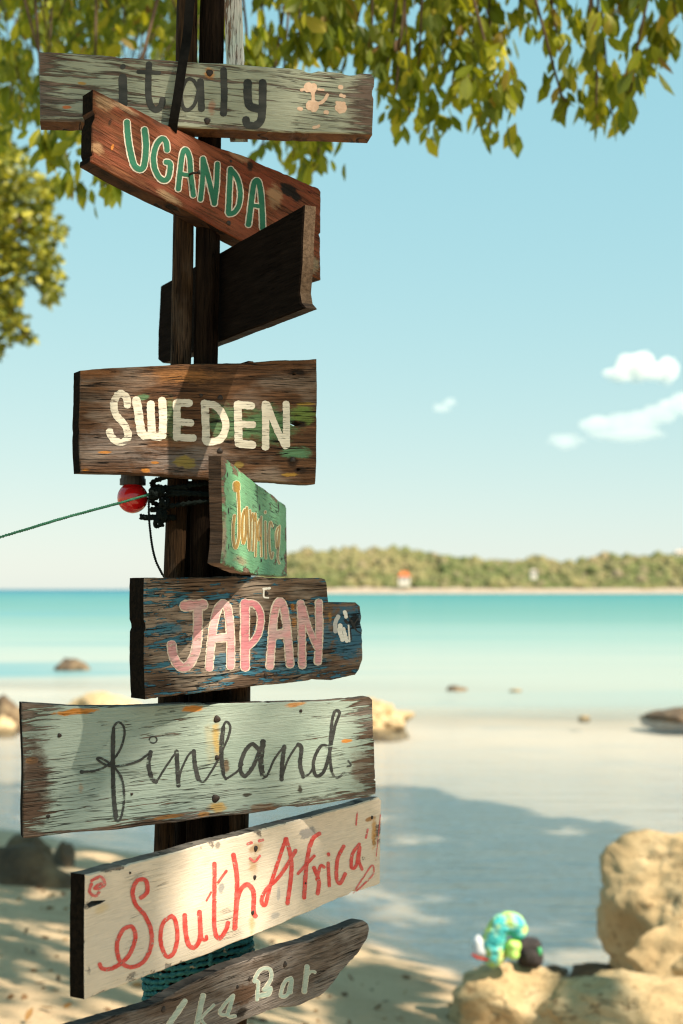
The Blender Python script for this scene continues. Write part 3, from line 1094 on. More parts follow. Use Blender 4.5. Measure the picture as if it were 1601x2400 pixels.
it.letter([([(540, 130), (537, 250), (546, 308), (570, 332), (594, 314), (600, 285)], 28), ([(492, 166), (540, 168), (586, 170)], 18)], [MKF])
it.letter([([(758, 245), (735, 204), (704, 202), (682, 260), (688, 316), (710, 332), (740, 306), (758, 240)], 16), ([(765, 205), (770, 330)], 30)], [MKF])
it.letter([([(866, 155), (869, 260), (866, 350)], 30)], [MK])
it.letter([([(972, 210), (972, 280), (985, 318), (1030, 328)], 36), ([(1038, 210), (1036, 320), (1028, 380), (1000, 402), (968, 394), (964, 372)], 34)], [MK, MK])
SPL = plain('salmon_paint', (0.55, 0.36, 0.25), (0.62, 0.44, 0.32), 0.5, 0.3, 120)
it.letter([([(1235, 232), (1258, 238)], 46), ([(1258, 250), (1258, 315)], 16), ([(1244, 312), (1262, 318)], 48), ([(1262, 310), (1300, 296), (1322, 266)], 14),
           ([(1206, 245), (1230, 240)], 14), ([(1280, 243), (1304, 245)], 10)], [SPL], name='paint_splash', jit=0.3)
it.letter([([(1368, 322), (1388, 326)], 44), ([(1360, 300), (1395, 304)], 14), ([(1378, 268), (1394, 274)], 16)], [SPL], name='paint_splash', jit=0.3)
it.letter([([(1374, 232), (1382, 234)], 20)], [SPL], name='paint_splash', jit=0.3)
for st in ([([(1194, 326), (1208, 327)], 16)], [([(1310, 342), (1320, 343)], 18)], [([(1260, 410), (1284, 402)], 14)]): it.letter(st, [SPL], name='paint_splash', jit=0.3)
it.nail((805, 170), 15)
it.nail((795, 380), 14)

# ---- uganda
U = Crop(150, 180, 790, 680)
ug = Sign('wooden_sign', 'red brown plank sloping down to the right, UGANDA in green letters edged white', U,
          [(172, 75), (360, 165), (390, 172), (560, 265), (900, 405), (1080, 470), (1110, 490), (1300, 572), (1465, 640), (1478, 660), (1478, 895), (1470, 905), (1477, 925),
           (1475, 1165), (1405, 1132), (1010, 935), (800, 822), (540, 692), (290, 562), (150, 487), (152, 455), (165, 448), (158, 425), (166, 300)],
          36, 2.60, (700, 560), 0.046,
          [lambda s: wood('uganda_board', (0.075, 0.022, 0.010), (0.20, 0.075, 0.032), None, 0, (0.18, 0.042, 0.018), (0.225, 0.068, 0.030), 0.54, s.bounds, 0.14, 5, 4, 0.2,
                          [stain(s, (230, 150), 70, 45, (0.42, 0.28, 0.16), 0.7, 0.5), stain(s, (190, 410), 50, 40, (0.42, 0.26, 0.14), 0.7, 0.5),
                           stain(s, (350, 180), 110, 20, (0.42, 0.29, 0.18), 0.7, 0.5), stain(s, (600, 690), 90, 30, (0.40, 0.28, 0.16), 0.65, 0.5),
                           stain(s, (1000, 450), 90, 32, (0.40, 0.24, 0.14), 0.7, 0.5), stain(s, (1210, 690), 60, 80, (0.38, 0.24, 0.13), 0.7, 0.5),
                           stain(s, (1290, 650), 66, 44, (0.012, 0.008, 0.006), 1.0, 0.35), stain(s, (1330, 690), 50, 30, (0.012, 0.008, 0.006), 1.0, 0.35),
                           stain(s, (1070, 512), 26, 34, (0.02, 0.012, 0.008), 0.95, 0.4), stain(s, (545, 260), 60, 30, (0.06, 0.025, 0.015), 0.7, 0.6),
                           stain(s, (265, 260), 12, 26, (0.03, 0.018, 0.01), 0.8, 0.5), stain(s, (278, 405), 8, 22, (0.6, 0.22, 0.04), 0.9, 0.4),
                           stain(s, (1430, 1080), 40, 60, (0.36, 0.3, 0.2), 0.6, 0.5), stain(s, (1400, 620), 90, 50, (0.22, 0.045, 0.025), 0.6, 0.6)], 0.35, 2.0),
           wood('uganda_side', (0.03, 0.014, 0.008), (0.09, 0.04, 0.018), None, seed=5, crack=0.7), END_SHADE], tilt=-18, seed=2, jit=0.002)
GR = paint('uganda_green', (0.012, 0.135, 0.075), (0.010, 0.11, 0.055), 0.0, 0.2, 0, 0.5)
WH = paint('uganda_white_edge', (0.62, 0.56, 0.47), (0.52, 0.46, 0.38), 0.12, 0.2, 3, 0.6)
for st in ([([(360, 258), (366, 340), (380, 430), (402, 508), (435, 532), (459, 508), (470, 400), (461, 302)], 33)],
           [([(592, 424), (584, 372), (560, 357), (530, 392), (513, 460), (521, 530), (550, 583), (584, 594), (604, 560), (608, 500), (582, 490)], 30)],
           [([(655, 648), (664, 560), (680, 442), (700, 420), (720, 468), (728, 570), (742, 684)], 28), ([(668, 558), (732, 570)], 22)],
           [([(782, 708), (794, 600), (797, 470)], 27), ([(797, 468), (830, 590), (862, 732)], 27), ([(862, 732), (875, 620), (880, 498)], 27)],
           [([(955, 528), (949, 650), (943, 785)], 29), ([(955, 530), (993, 582), (1011, 660), (1003, 738), (975, 780), (943, 788)], 27)],
           [([(1058, 852), (1070, 760), (1088, 622), (1110, 597), (1125, 640), (1135, 740), (1140, 872)], 30), ([(1074, 738), (1130, 746)], 22)]):
    ug.letter(st, [GR, WH], 7)
ug.nail((945, 840), 15)
ug.nail((958, 485), 9)
x, z = ug.on((718, 562))
mb = MB()
mb.tube([(x, 0.004, z), (x + 0.001, -0.012, z + 0.0005), (x + 0.008, -0.022, z + 0.003)], [0.0022, 0.0022, 0.002], 8)
mb.tube([(x + 0.007, -0.0215, z + 0.0025), (x + 0.009, -0.0235, z + 0.0035)], 0.0042, 10)
nb_ = mb.build('nail', M['nail'], ug.e, True)
nb_['label'] = 'bent nail sticking out of the wood'

# ---- dark board seen from behind, its shade put into the colour of the back
B3 = Crop(340, 460, 780, 880)
dk = Sign('wooden_sign', 'board seen from its unpainted back, its shade put into a near-black colour, jutting towards the camera below UGANDA', B3,
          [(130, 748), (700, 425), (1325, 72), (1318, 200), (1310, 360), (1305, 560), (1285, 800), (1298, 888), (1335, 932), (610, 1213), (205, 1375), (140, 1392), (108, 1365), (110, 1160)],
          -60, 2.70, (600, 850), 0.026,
          [lambda s: wood('shaded_board_back', (0.006, 0.004, 0.003), (0.013, 0.009, 0.007), None, crack=0.3, fine=0.5, spec=0.03, rough=0.95),
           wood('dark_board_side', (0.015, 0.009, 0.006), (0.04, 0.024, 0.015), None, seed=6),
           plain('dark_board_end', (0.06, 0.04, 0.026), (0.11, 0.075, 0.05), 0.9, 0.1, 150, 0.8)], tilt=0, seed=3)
# painted far face of the same board
b = dk.bounds

# ---- sweden
S = Crop(140, 820, 780, 1150)
sw = Sign('wooden_sign', 'cracked brown plank lettered SWEDEN in thick white brush strokes', S,
          [(118, 118), (300, 104), (500, 96), (760, 84), (1000, 76), (1080, 74), (1085, 62), (1112, 66), (1115, 72), (1300, 60), (1477, 50), (1478, 200), (1476, 420), (1475, 620), (1466, 770), (1300, 764), (1150, 755), (860, 735), (500, 715), (300, 708), (118, 705), (112, 560), (108, 420), (113, 250)],
          13, 2.605, (800, 420), 0.036,
          [lambda s: wood('sweden_board', (0.05, 0.023, 0.011), (0.21, 0.10, 0.048), (0.23, 0.165, 0.125), 0.22, None, None, 0.4, None, 0, 5, 5, 0.1,
                          [stain(s, (300, 560), 260, 130, (0.27, 0.23, 0.21), 0.6, 0.9), stain(s, (700, 640), 300, 90, (0.30, 0.26, 0.24), 0.55, 0.9),
                           stain(s, (700, 150), 240, 50, (0.46, 0.20, 0.06), 0.6, 0.9), stain(s, (200, 130), 160, 40, (0.30, 0.12, 0.04), 0.5, 0.9),
                           stain(s, (1200, 430), 190, 120, (0.10, 0.25, 0.11), 0.75, 0.45), stain(s, (1400, 370), 80, 60, (0.17, 0.27, 0.06), 0.8, 0.4),
                           stain(s, (960, 420), 120, 110, (0.11, 0.25, 0.12), 0.7, 0.4), stain(s, (1350, 590), 100, 40, (0.11, 0.29, 0.15), 0.75, 0.4),
                           stain(s, (640, 400), 60, 130, (0.12, 0.24, 0.11), 0.55, 0.4), stain(s, (480, 270), 40, 20, (0.10, 0.28, 0.14), 0.6, 0.4),
                           stain(s, (720, 645), 70, 40, (0.34, 0.24, 0.05), 0.85, 0.4), stain(s, (490, 690), 30, 18, ORANGE, 0.85, 0.4), stain(s, (550, 648), 28, 8, ORANGE, 0.9, 0.3),
                           stain(s, (260, 588), 46, 9, ORANGE, 0.85, 0.3), stain(s, (150, 688), 26, 7, ORANGE, 0.85, 0.3), stain(s, (1320, 716), 50, 12, (0.48, 0.27, 0.05), 0.85, 0.3),
                           stain(s, (1410, 310), 60, 10, (0.45, 0.28, 0.05), 0.8, 0.3), stain(s, (1030, 660), 30, 20, (0.36, 0.25, 0.06), 0.8, 0.4),
                           stain(s, (1340, 640), 44, 36, (0.03, 0.015, 0.008), 0.95, 0.5), stain(s, (1360, 132), 70, 22, (0.02, 0.011, 0.007), 1.0, 0.5),
                           stain(s, (1380, 425), 40, 22, (0.02, 0.012, 0.008), 1.0, 0.5), stain(s, (1385, 688), 44, 20, (0.03, 0.016, 0.01), 0.95, 0.5),
                           stain(s, (270, 660), 150, 40, (0.09, 0.045, 0.025), 0.6, 0.7)], 1.0, 3.0, 1.3),
           wood('sweden_side', (0.05, 0.03, 0.018), (0.16, 0.10, 0.065), None, seed=7, crack=0.8), END_SHADE], tilt=1.2, shear=-0.010, seed=4,
          holes=[ell(1347, 137, 14, 10, 7, 1), [(1320, 426), (1345, 412), (1362, 408), (1398, 424), (1362, 440), (1340, 436)], ell(1372, 686, 14, 11, 7, 2)], jit=0.0016)
CW = paint('sweden_white', (0.74, 0.69, 0.58), (0.66, 0.60, 0.49), 0.35, 0.35, 0, 0.6, 34, 7)
CW2 = paint('sweden_white_worn', (0.72, 0.67, 0.56), (0.6, 0.54, 0.44), 0.42, 0.35, 5, 0.6, 36, 5)
sw.letter([([(388, 322), (384, 274), (346, 252), (312, 300), (322, 370), (364, 420), (392, 478), (384, 516), (345, 532), (306, 510), (284, 468)], 42)], [CW2], jit=0.22)
sw.letter([([(440, 285), (454, 380), (470, 482)], 50), ([(478, 494), (520, 490)], 44), ([(522, 308), (525, 400), (530, 490)], 46), ([(535, 496), (575, 500)], 44), ([(588, 288), (594, 390), (590, 496)], 46)], [CW], jit=0.16)
sw.letter([([(672, 300), (673, 400), (673, 508)], 44), ([(672, 303), (748, 306)], 44), ([(672, 412), (756, 420)], 42), ([(672, 502), (770, 508)], 42)], [CW], jit=0.16)
sw.letter([([(832, 304), (838, 420), (840, 526)], 46), ([(836, 308), (898, 324), (940, 378), (953, 440), (932, 502), (890, 526), (842, 528)], 42)], [CW], jit=0.16)
sw.letter([([(1022, 310), (1025, 430), (1028, 542)], 46), ([(1024, 314), (1106, 322)], 44), ([(1026, 426), (1112, 430)], 42), ([(1030, 540), (1112, 546)], 46)], [CW], jit=0.16)
sw.letter([([(1180, 306), (1182, 430), (1182, 560)], 42), ([(1190, 312), (1240, 440), (1298, 556)], 38), ([(1300, 308), (1302, 430), (1302, 552)], 40)], [CW], jit=0.16)
for q in ((922, 275, 16), (920, 580, 17), (812, 262, 11), (1338, 632, 16)): sw.nail(q[:2], q[2])

# ---- jamaica
J = Crop(240, 1050, 720, 1380)
ja = Sign('wooden_sign', 'sea green board turned nearly edge on, lettered Jamaica in mustard yellow', J,
          [(922, 60), (1000, 122), (1140, 240), (1300, 352), (1350, 402), (1400, 432), (1408, 460), (1410, 600), (1415, 985), (1200, 978), (1100, 958), (1000, 922), (915, 882), (930, 760), (935, 640), (924, 300)],
          83.5, 2.42, (1000, 600), 0.026,
          [lambda s: wood('jamaica_board', (0.14, 0.085, 0.06), (0.27, 0.18, 0.13), None, 0, (0.145, 0.37, 0.20), (0.185, 0.41, 0.23), 0.66, s.bounds, 0.2, 9, 2.5, 0.08,
                          [stain(s, (935, 700), 22, 260, (0.30, 0.19, 0.15), 0.8, 0.8), stain(s, (958, 205), 5, 22, (0.02, 0.012, 0.008), 1, 0.4), stain(s, (966, 478), 6, 26, (0.02, 0.012, 0.008), 1, 0.4),
                           stain(s, (968, 755), 5, 24, (0.02, 0.012, 0.008), 1, 0.4), stain(s, (1205, 455), 6, 30, (0.03, 0.015, 0.01), 1, 0.4), stain(s, (1350, 450), 5, 50, (0.03, 0.015, 0.01), 1, 0.4),
                           stain(s, (1060, 860), 60, 40, (0.28, 0.17, 0.11), 0.7, 0.6), stain(s, (1185, 370), 3, 60, (0.03, 0.02, 0.01), 0.9, 0.4)], 0.35, 4.0, scratch=0.05, dash=0.2),
           wood('jamaica_side', (0.10, 0.06, 0.04), (0.24, 0.16, 0.12), None, seed=8), None], tilt=-3, seed=5)
ja.board.data.materials[2] = wood('jamaica_end', (0.035, 0.022, 0.015), (0.10, 0.06, 0.04), None, crack=0.3, seed=9,
                                  stains=[(0, 0, 0.001, 0.001, ORANGE, 0.5, 0.5)])
GO = paint('jamaica_mustard', (0.40, 0.215, 0.012), (0.33, 0.175, 0.012), 0.0, 0.2, 0, 0.5)
GC = paint('jamaica_pale_edge', (0.82, 0.78, 0.52), (0.74, 0.70, 0.45), 0.0, 0.2, 2, 0.6)
for st in ([([(1024, 272), (1025, 318)], 50), ([(1036, 325), (1042, 450), (1045, 560), (1040, 690), (1018, 765), (1001, 720), (998, 600), (1008, 515)], 18)],
           [([(1090, 470), (1072, 520), (1066, 640), (1076, 730), (1094, 660), (1097, 540), (1088, 472)], 17), ([(1104, 452), (1110, 600), (1118, 770)], 12)],
           [([(1128, 474), (1132, 600), (1124, 785)], 10), ([(1136, 560), (1148, 500), (1156, 600), (1148, 788)], 10), ([(1162, 560), (1168, 500), (1174, 600), (1170, 830)], 10)],
           [([(1204, 545), (1188, 600), (1190, 700), (1204, 680), (1207, 560)], 13), ([(1214, 525), (1212, 680), (1215, 830)], 11)],
           [([(1245, 562), (1246, 700), (1250, 845)], 11), ([(1245, 485), (1245, 498)], 12)],
           [([(1300, 600), (1284, 566), (1274, 640), (1279, 780), (1294, 845), (1303, 800)], 11)],
           [([(1345, 605), (1328, 650), (1331, 760), (1340, 740), (1350, 640)], 10), ([(1355, 595), (1350, 720), (1340, 830), (1352, 885)], 9)]):
    ja.letter(st, [GO, GC], 5.5, jit=0.05)
for q in ((1203, 690, 16), (1213, 860, 18), (1340, 770, 24), (1372, 850, 14)): ja.nail(q[:2], q[2] * 0.8)

# ---- japan
P = Crop(280, 1320, 880, 1660)
jp = Sign('wooden_sign', 'brown plank with flaking blue paint, lettered JAPAN in thick pink, right end stepped', P,
          [(155, 90), (500, 88), (900, 88), (1240, 90), (1262, 98), (1274, 125), (1276, 180), (1282, 246), (1350, 240), (1450, 238), (1478, 260), (1490, 330), (1482, 365), (1495, 410),
           (1490, 590), (1470, 650), (1448, 684), (1300, 716), (1240, 712), (1100, 728), (800, 757), (500, 792), (160, 838), (157, 500)],
          36, 2.59, (640, 440), 0.058,
          [lambda s: wood('japan_board', (0.06, 0.036, 0.024), (0.19, 0.125, 0.085), (0.28, 0.22, 0.175), 0.34, (0.035, 0.14, 0.22), (0.05, 0.18, 0.265), 0.425, None, 0, 15, 3.5, 0.03,
                          [stain(s, (1400, 420), 110, 190, (0.035, 0.13, 0.21), 0.92, 0.3), stain(s, (860, 480), 60, 110, (0.04, 0.15, 0.22), 0.85, 0.3), stain(s, (1120, 620), 190, 50, (0.04, 0.14, 0.20), 0.8, 0.4),
                           stain(s, (620, 600), 70, 60, (0.04, 0.15, 0.22), 0.8, 0.3), stain(s, (300, 400), 80, 45, (0.04, 0.15, 0.22), 0.8, 0.3), stain(s, (1240, 460), 70, 90, (0.04, 0.14, 0.21), 0.8, 0.3),
                           stain(s, (1400, 250), 70, 16, (0.2, 0.13, 0.09), 0.9, 0.4), stain(s, (1250, 540), 80, 14, (0.06, 0.035, 0.025), 0.9, 0.4), stain(s, (1060, 270), 14, 26, ORANGE, 0.7, 0.4),
                           stain(s, (1070, 360), 16, 30, ORANGE, 0.6, 0.4), stain(s, (1290, 330), 14, 30, (0.35, 0.18, 0.05), 0.8, 0.4), stain(s, (1330, 610), 120, 14, (0.16, 0.09, 0.06), 0.8, 0.4),
                           stain(s, (1440, 360), 40, 50, (0.008, 0.010, 0.013), 0.95, 0.35)], 0.8, 5.0, 1.2),
           wood('japan_side', (0.05, 0.03, 0.02), (0.16, 0.11, 0.08), None, seed=10, crack=0.8), END_SHADE], tilt=3, seed=6, jit=0.0022,
          holes=[[(960, 574), (1050, 568), (1200, 558), (1320, 541), (1322, 545), (1200, 565), (1050, 575)],
                 [(560, 625), (640, 612), (760, 602), (1000, 606), (1240, 603), (1238, 609), (1000, 613), (760, 608), (640, 617)],
                 [(170, 707), (330, 697), (480, 692), (660, 680), (662, 684), (480, 698), (330, 703)],
                 [(172, 772), (260, 756), (342, 736), (342, 740), (260, 761)]])
PK = paint('japan_pink', (0.72, 0.33, 0.35), (0.68, 0.46, 0.46), 0.36, 0.45, 0, 0.6, 30, 5)
PK2 = paint('japan_pink_deep', (0.66, 0.20, 0.25), (0.72, 0.33, 0.36), 0.34, 0.45, 1, 0.6, 30, 5)
CR = paint('japan_cream_edge', (0.74, 0.66, 0.54), (0.68, 0.56, 0.48), 0.34, 0.3, 3, 0.6, 34, 5)
for k, st in enumerate(([([(392, 262), (516, 252)], 56), ([(480, 275), (478, 400), (470, 520), (440, 600), (400, 638), (356, 620), (327, 560), (318, 494)], 48)],
                        [([(548, 645), (556, 540), (575, 380), (605, 272), (640, 248), (664, 290), (680, 450), (680, 634)], 42), ([(572, 462), (668, 452)], 42)],
                        [([(768, 240), (768, 420), (768, 640)], 48), ([(774, 246), (828, 252), (862, 310), (858, 400), (828, 468), (778, 516)], 36)],
                        [([(920, 634), (932, 480), (946, 320), (975, 234), (1004, 270), (1024, 400), (1044, 622)], 42), ([(940, 440), (1026, 430)], 48)],
                        [([(1108, 242), (1115, 400), (1118, 630)], 38), ([(1122, 270), (1160, 400), (1212, 520)], 30), ([(1220, 238), (1222, 400), (1215, 606)], 38)])):
    jp.letter(st, [PK2 if k == 2 else PK, CR], 7, jit=0.16)
EG = paint('emblem_grey', (0.42, 0.42, 0.43), (0.5, 0.5, 0.5), 0.15, 0.2, 1)
EW = paint('emblem_white', (0.78, 0.76, 0.72), (0.7, 0.68, 0.64), 0.15, 0.2, 2)
EK = paint('emblem_black', (0.012, 0.012, 0.014), (0.03, 0.03, 0.03), 0.2, 0.2, 3)
jp.letter([([(1340, 325), (1322, 365), (1322, 420)], 26)], [EG], name='emblem_stroke', jit=0.2)
jp.letter([([(1378, 296), (1388, 330)], 22), ([(1352, 380), (1350, 420), (1366, 470)], 28), ([(1372, 400), (1392, 478)], 22), ([(1402, 380), (1408, 480)], 10)], [EW], name='emblem_stroke', jit=0.3)
jp.letter([([(1382, 350), (1395, 365)], 18), ([(1400, 320), (1440, 400), (1480, 430)], 7), ([(1420, 350), (1450, 410)], 10), ([(1412, 400), (1420, 470)], 8), ([(1460, 340), (1430, 380)], 9)], [EK], name='emblem_stroke', jit=0.2)
jp.letter([([(880, 158), (922, 152)], 14), ([(885, 160), (884, 205), (912, 212)], 10)], [EW], name='paint_chip', jit=0.3)
jp.nail((900, 185), 14)
jp.nail((895, 685), 13)

# ---- finland
FN = Crop(30, 1600, 910, 1980)
fi = Sign('wooden_sign', 'wide pale mint board lettered finland in thin black script', FN,
          [(38, 86), (250, 99), (500, 96), (800, 88), (1100, 82), (1350, 75), (1490, 60), (1503, 72), (1506, 225), (1500, 234), (1510, 240), (1514, 400), (1507, 406), (1516, 412), (1515, 462), (1480, 476), (1300, 506), (1000, 546), (860, 560), (700, 582), (450, 612), (46, 648), (42, 400)],
          19, 2.60, (800, 330), 0.040,
          [lambda s: wood('finland_board', (0.06, 0.034, 0.022), (0.17, 0.11, 0.075), (0.20, 0.16, 0.135), 0.3, (0.30, 0.375, 0.325), (0.34, 0.405, 0.355), 0.73, s.bounds, 0.36, 4, 15, 0.06,
                          [stain(s, (850, 240), 20, 105, (0.50, 0.31, 0.06), 0.75, 0.8), stain(s, (820, 240), 22, 110, (0.46, 0.38, 0.20), 0.4, 0.8), stain(s, (855, 520), 44, 24, (0.50, 0.28, 0.05), 0.8, 0.6),
                           stain(s, (260, 122), 95, 14, ORANGE, 0.95, 0.3), stain(s, (755, 108), 46, 15, ORANGE, 0.95, 0.3), stain(s, (78, 326), 30, 15, (0.52, 0.25, 0.09), 1, 0.3),
                           stain(s, (1395, 243), 26, 9, ORANGE, 0.95, 0.3), stain(s, (650, 560), 80, 10, (0.38, 0.17, 0.05), 0.85, 0.4), stain(s, (800, 548), 30, 12, (0.42, 0.19, 0.05), 0.85, 0.4),
                           stain(s, (1050, 520), 80, 20, (0.24, 0.12, 0.06), 0.7, 0.5), stain(s, (1180, 90), 46, 12, ORANGE, 0.8, 0.4), stain(s, (100, 420), 70, 230, (0.085, 0.052, 0.036), 0.85, 0.6),
                           stain(s, (1460, 360), 60, 90, (0.13, 0.085, 0.06), 0.75, 0.6), stain(s, (890, 350), 16, 40, (0.14, 0.07, 0.03), 0.8, 0.5), stain(s, (980, 468), 22, 9, (0.03, 0.02, 0.012), 0.9, 0.4),
                           stain(s, (1200, 445), 12, 18, (0.03, 0.02, 0.012), 0.9, 0.5), stain(s, (285, 440), 14, 24, (0.34, 0.25, 0.17), 0.7, 0.5)], 0.45, 6.0),
           wood('finland_side', (0.07, 0.048, 0.035), (0.19, 0.145, 0.115), None, seed=11, crack=0.8), END_SHADE], tilt=4.0, seed=7, jit=0.0018)
IK = paint('finland_ink', (0.022, 0.024, 0.023), (0.05, 0.052, 0.05), 0.36, 0.3, 0, 0.6, 44, 1.5)
IK2 = paint('finland_ink_faded', (0.05, 0.055, 0.05), (0.10, 0.11, 0.10), 0.5, 0.3, 2, 0.6, 44, 1.5)
fi.letter([([(285, 372), (340, 368), (395, 345), (445, 285), (467, 212), (455, 172), (432, 170), (416, 210), (414, 340), (418, 480), (430, 568), (452, 562), (465, 480), (455, 400), (420, 350), (372, 316), (352, 318), (392, 345), (440, 348), (520, 328), (575, 290)], 9.5),
           ([(422, 190), (420, 340), (424, 480), (434, 560)], 14), ([(285, 372), (292, 373)], 16)], [IK], jit=0.25)
fi.letter([([(576, 288), (567, 340), (580, 398), (600, 414)], 18), ([(600, 414), (640, 350), (684, 286)], 9), ([(586 + 16 * math.sin(q_ * 0.785), 238 - 14 * math.cos(q_ * 0.785)) for q_ in range(9)], 6)], [IK], jit=0.25)
fi.letter([([(684, 286), (688, 360), (692, 430)], 18), ([(693, 428), (702, 370), (735, 300), (758, 286)], 9), ([(756, 284), (762, 350), (776, 404)], 18), ([(776, 404), (802, 410), (850, 335)], 9)], [IK], jit=0.25)
fi.letter([([(850, 335), (898, 232), (908, 182), (888, 165), (871, 220), (868, 300), (875, 370), (890, 402)], 10), ([(880, 185), (872, 300), (880, 380)], 16), ([(890, 402), (935, 372), (960, 340)], 9)], [IK], jit=0.25)
fi.letter([([(1030, 285), (1000, 256), (968, 290), (950, 350), (966, 390), (1000, 356), (1038, 268)], 17), ([(1046, 245), (1036, 330), (1046, 394)], 22), ([(1046, 394), (1062, 388), (1092, 320), (1130, 268)], 9)], [IK], jit=0.25)
fi.letter([([(1134, 264), (1126, 330), (1122, 405)], 18), ([(1122, 402), (1150, 320), (1188, 260)], 9), ([(1190, 258), (1206, 272), (1200, 340), (1214, 394)], 17), ([(1214, 394), (1240, 378), (1255, 350)], 8)], [IK], jit=0.25)
fi.letter([([(1318, 266), (1285, 266), (1256, 330), (1266, 388), (1300, 368), (1324, 292)], 14), ([(1324, 292), (1346, 180), (1365, 126), (1345, 120), (1331, 180), (1324, 300), (1332, 370)], 12)], [IK], jit=0.25)
fi.letter([([(1332, 370), (1345, 394), (1366, 392), (1386, 372)], 9), ([(1400, 325), (1412, 345), (1396, 350)], 7)], [IK2], name='ink_stroke', jit=0.25)
for q in ((853, 152, 15), (847, 483, 17), (853, 312, 10), (195, 220, 9), (497, 465, 6), (148, 558, 8), (1203, 118, 7)): fi.nail(q[:2], q[2])

# ---- south africa
A2 = Crop(140, 1860, 910, 2400)
sa = Sign('wooden_sign', 'long cream board lettered South Africa in red script, angled away from the camera', A2,
          [(125, 385), (430, 310), (700, 240), (900, 186), (1200, 108), (1410, 52), (1525, 16), (1534, 30), (1533, 220), (1529, 430), (1400, 472), (1200, 560), (900, 690), (500, 842), (250, 932), (125, 982), (123, 760), (122, 545), (124, 525)],
          59, 2.545, (920, 420), 0.033,
          [lambda s: wood('south_africa_board', (0.16, 0.13, 0.11), (0.30, 0.26, 0.22), None, 0, (0.72, 0.61, 0.49), (0.67, 0.58, 0.48), 0.76, s.bounds, 0.2, 16, 1.3, 0.05,
                          [stain(s, (925, 340), 26, 60, (0.44, 0.25, 0.10), 0.65, 0.8), stain(s, (918, 620), 18, 70, (0.52, 0.30, 0.09), 0.6, 0.8), stain(s, (935, 262), 36, 30, (0.40, 0.22, 0.09), 0.75, 0.7),
                           stain(s, (1500, 190), 14, 100, (0.50, 0.24, 0.04), 0.8, 0.7), stain(s, (1480, 120), 26, 12, (0.34, 0.15, 0.04), 0.9, 0.5), stain(s, (1185, 185), 44, 30, (0.30, 0.28, 0.27), 0.9, 0.35),
                           stain(s, (772, 450), 16, 30, (0.30, 0.29, 0.28), 0.9, 0.35), stain(s, (755, 245), 14, 22, (0.22, 0.2, 0.17), 0.8, 0.4), stain(s, (1045, 480), 10, 36, (0.36, 0.35, 0.35), 0.7, 0.4),
                           stain(s, (1030, 580), 26, 16, (0.34, 0.33, 0.32), 0.7, 0.4), stain(s, (700, 320), 26, 26, (0.45, 0.42, 0.38), 0.6, 0.5), stain(s, (200, 550), 40, 26, (0.62, 0.45, 0.2), 0.5, 0.7),
                           stain(s, (350, 700), 400, 200, (0.60, 0.56, 0.52), 0.4, 0.9)], 0.12, 7.0, 0.7, scratch=0.0, dash=0.08),
           wood('south_africa_side', (0.09, 0.075, 0.065), (0.22, 0.19, 0.17), None, seed=12, crack=0.6), END_SHADE], tilt=0, seed=8, jit=0.0014,
          holes=[[(128, 528), (150, 512), (222, 508), (195, 526), (140, 545)]])
RD = paint('south_africa_red', (0.60, 0.045, 0.035), (0.66, 0.12, 0.10), 0.36, 0.15, 0, 0.6, 80, 1.0)
RD2 = paint('south_africa_red_worn', (0.62, 0.09, 0.08), (0.68, 0.22, 0.20), 0.42, 0.15, 2, 0.6, 60, 1.0)
for st in ([([(190, 812), (198, 832), (232, 838), (280, 818), (330, 770), (360, 690), (345, 636), (302, 650), (272, 720), (286, 798), (340, 828), (400, 800), (434, 730), (434, 650), (404, 580), (362, 530), (346, 470), (368, 416), (408, 414), (416, 468), (384, 498)], 20)],
           [([(535, 582), (492, 620), (480, 700), (506, 774), (543, 760), (561, 680), (550, 605), (530, 584)], 20)],
           [([(596, 578), (600, 660), (616, 722), (645, 732), (670, 680), (666, 562)], 22), ([(672, 620), (678, 690), (698, 696), (700, 680)], 16)],
           [([(738, 332), (738, 450), (738, 640), (760, 690), (792, 650), (802, 615)], 20), ([(700, 510), (722, 470)], 10), ([(752, 428), (795, 368)], 13)],
           [([(828, 290), (846, 420), (834, 645)], 22), ([(836, 640), (850, 490), (890, 434), (924, 470), (924, 560), (934, 585)], 22)],
           [([(1078, 215), (1040, 330), (1004, 440), (980, 530), (962, 510), (986, 455), (1050, 392), (1126, 270)], 18), ([(1080, 215), (1106, 340), (1086, 525)], 20)],
           [([(1240, 190), (1204, 222), (1178, 330), (1166, 498)], 20), ([(1136, 382), (1214, 296)], 15)],
           [([(1212, 352), (1236, 420), (1230, 478)], 19), ([(1226, 410), (1244, 345), (1262, 352)], 15)],
           [([(1280, 330), (1286, 442)], 16), ([(1281, 286), (1283, 294)], 16)],
           [([(1356, 250), (1326, 310), (1320, 396), (1336, 428), (1362, 382)], 18)],
           [([(1430, 240), (1396, 290), (1392, 352), (1414, 342), (1430, 252)], 16), ([(1432, 255), (1428, 320), (1442, 362)], 15)]):
    sa.letter(st, [RD], jit=0.14)
for st in ([([(895, 240), (916, 234)], 14)], [([(950, 226), (970, 220)], 14)], [([(906, 308), (930, 324), (955, 296)], 12)]): sa.letter(st, [RD2], name='red_mark', jit=0.2)
sa.letter([([(150, 416), (196, 398), (212, 436), (164, 452), (196, 430), (176, 486), (142, 470), (150, 430)], 15)], [RD2], name='red_mark', jit=0.3)
for st in ([([(1400, 474), (1448, 400), (1490, 342), (1492, 388), (1416, 464)], 8)], [([(1419, 88), (1414, 150)], 8)], [([(1470, 170), (1460, 212)], 10)], [([(1530, 100), (1508, 320)], 4)]): sa.letter(st, [RD2], name='red_mark', jit=0.2)
for q in ((935, 262, 15), (930, 400, 12), (920, 568, 12), (335, 378, 6), (1490, 113, 9), (1172, 428, 6)): sa.nail(q[:2], q[2])

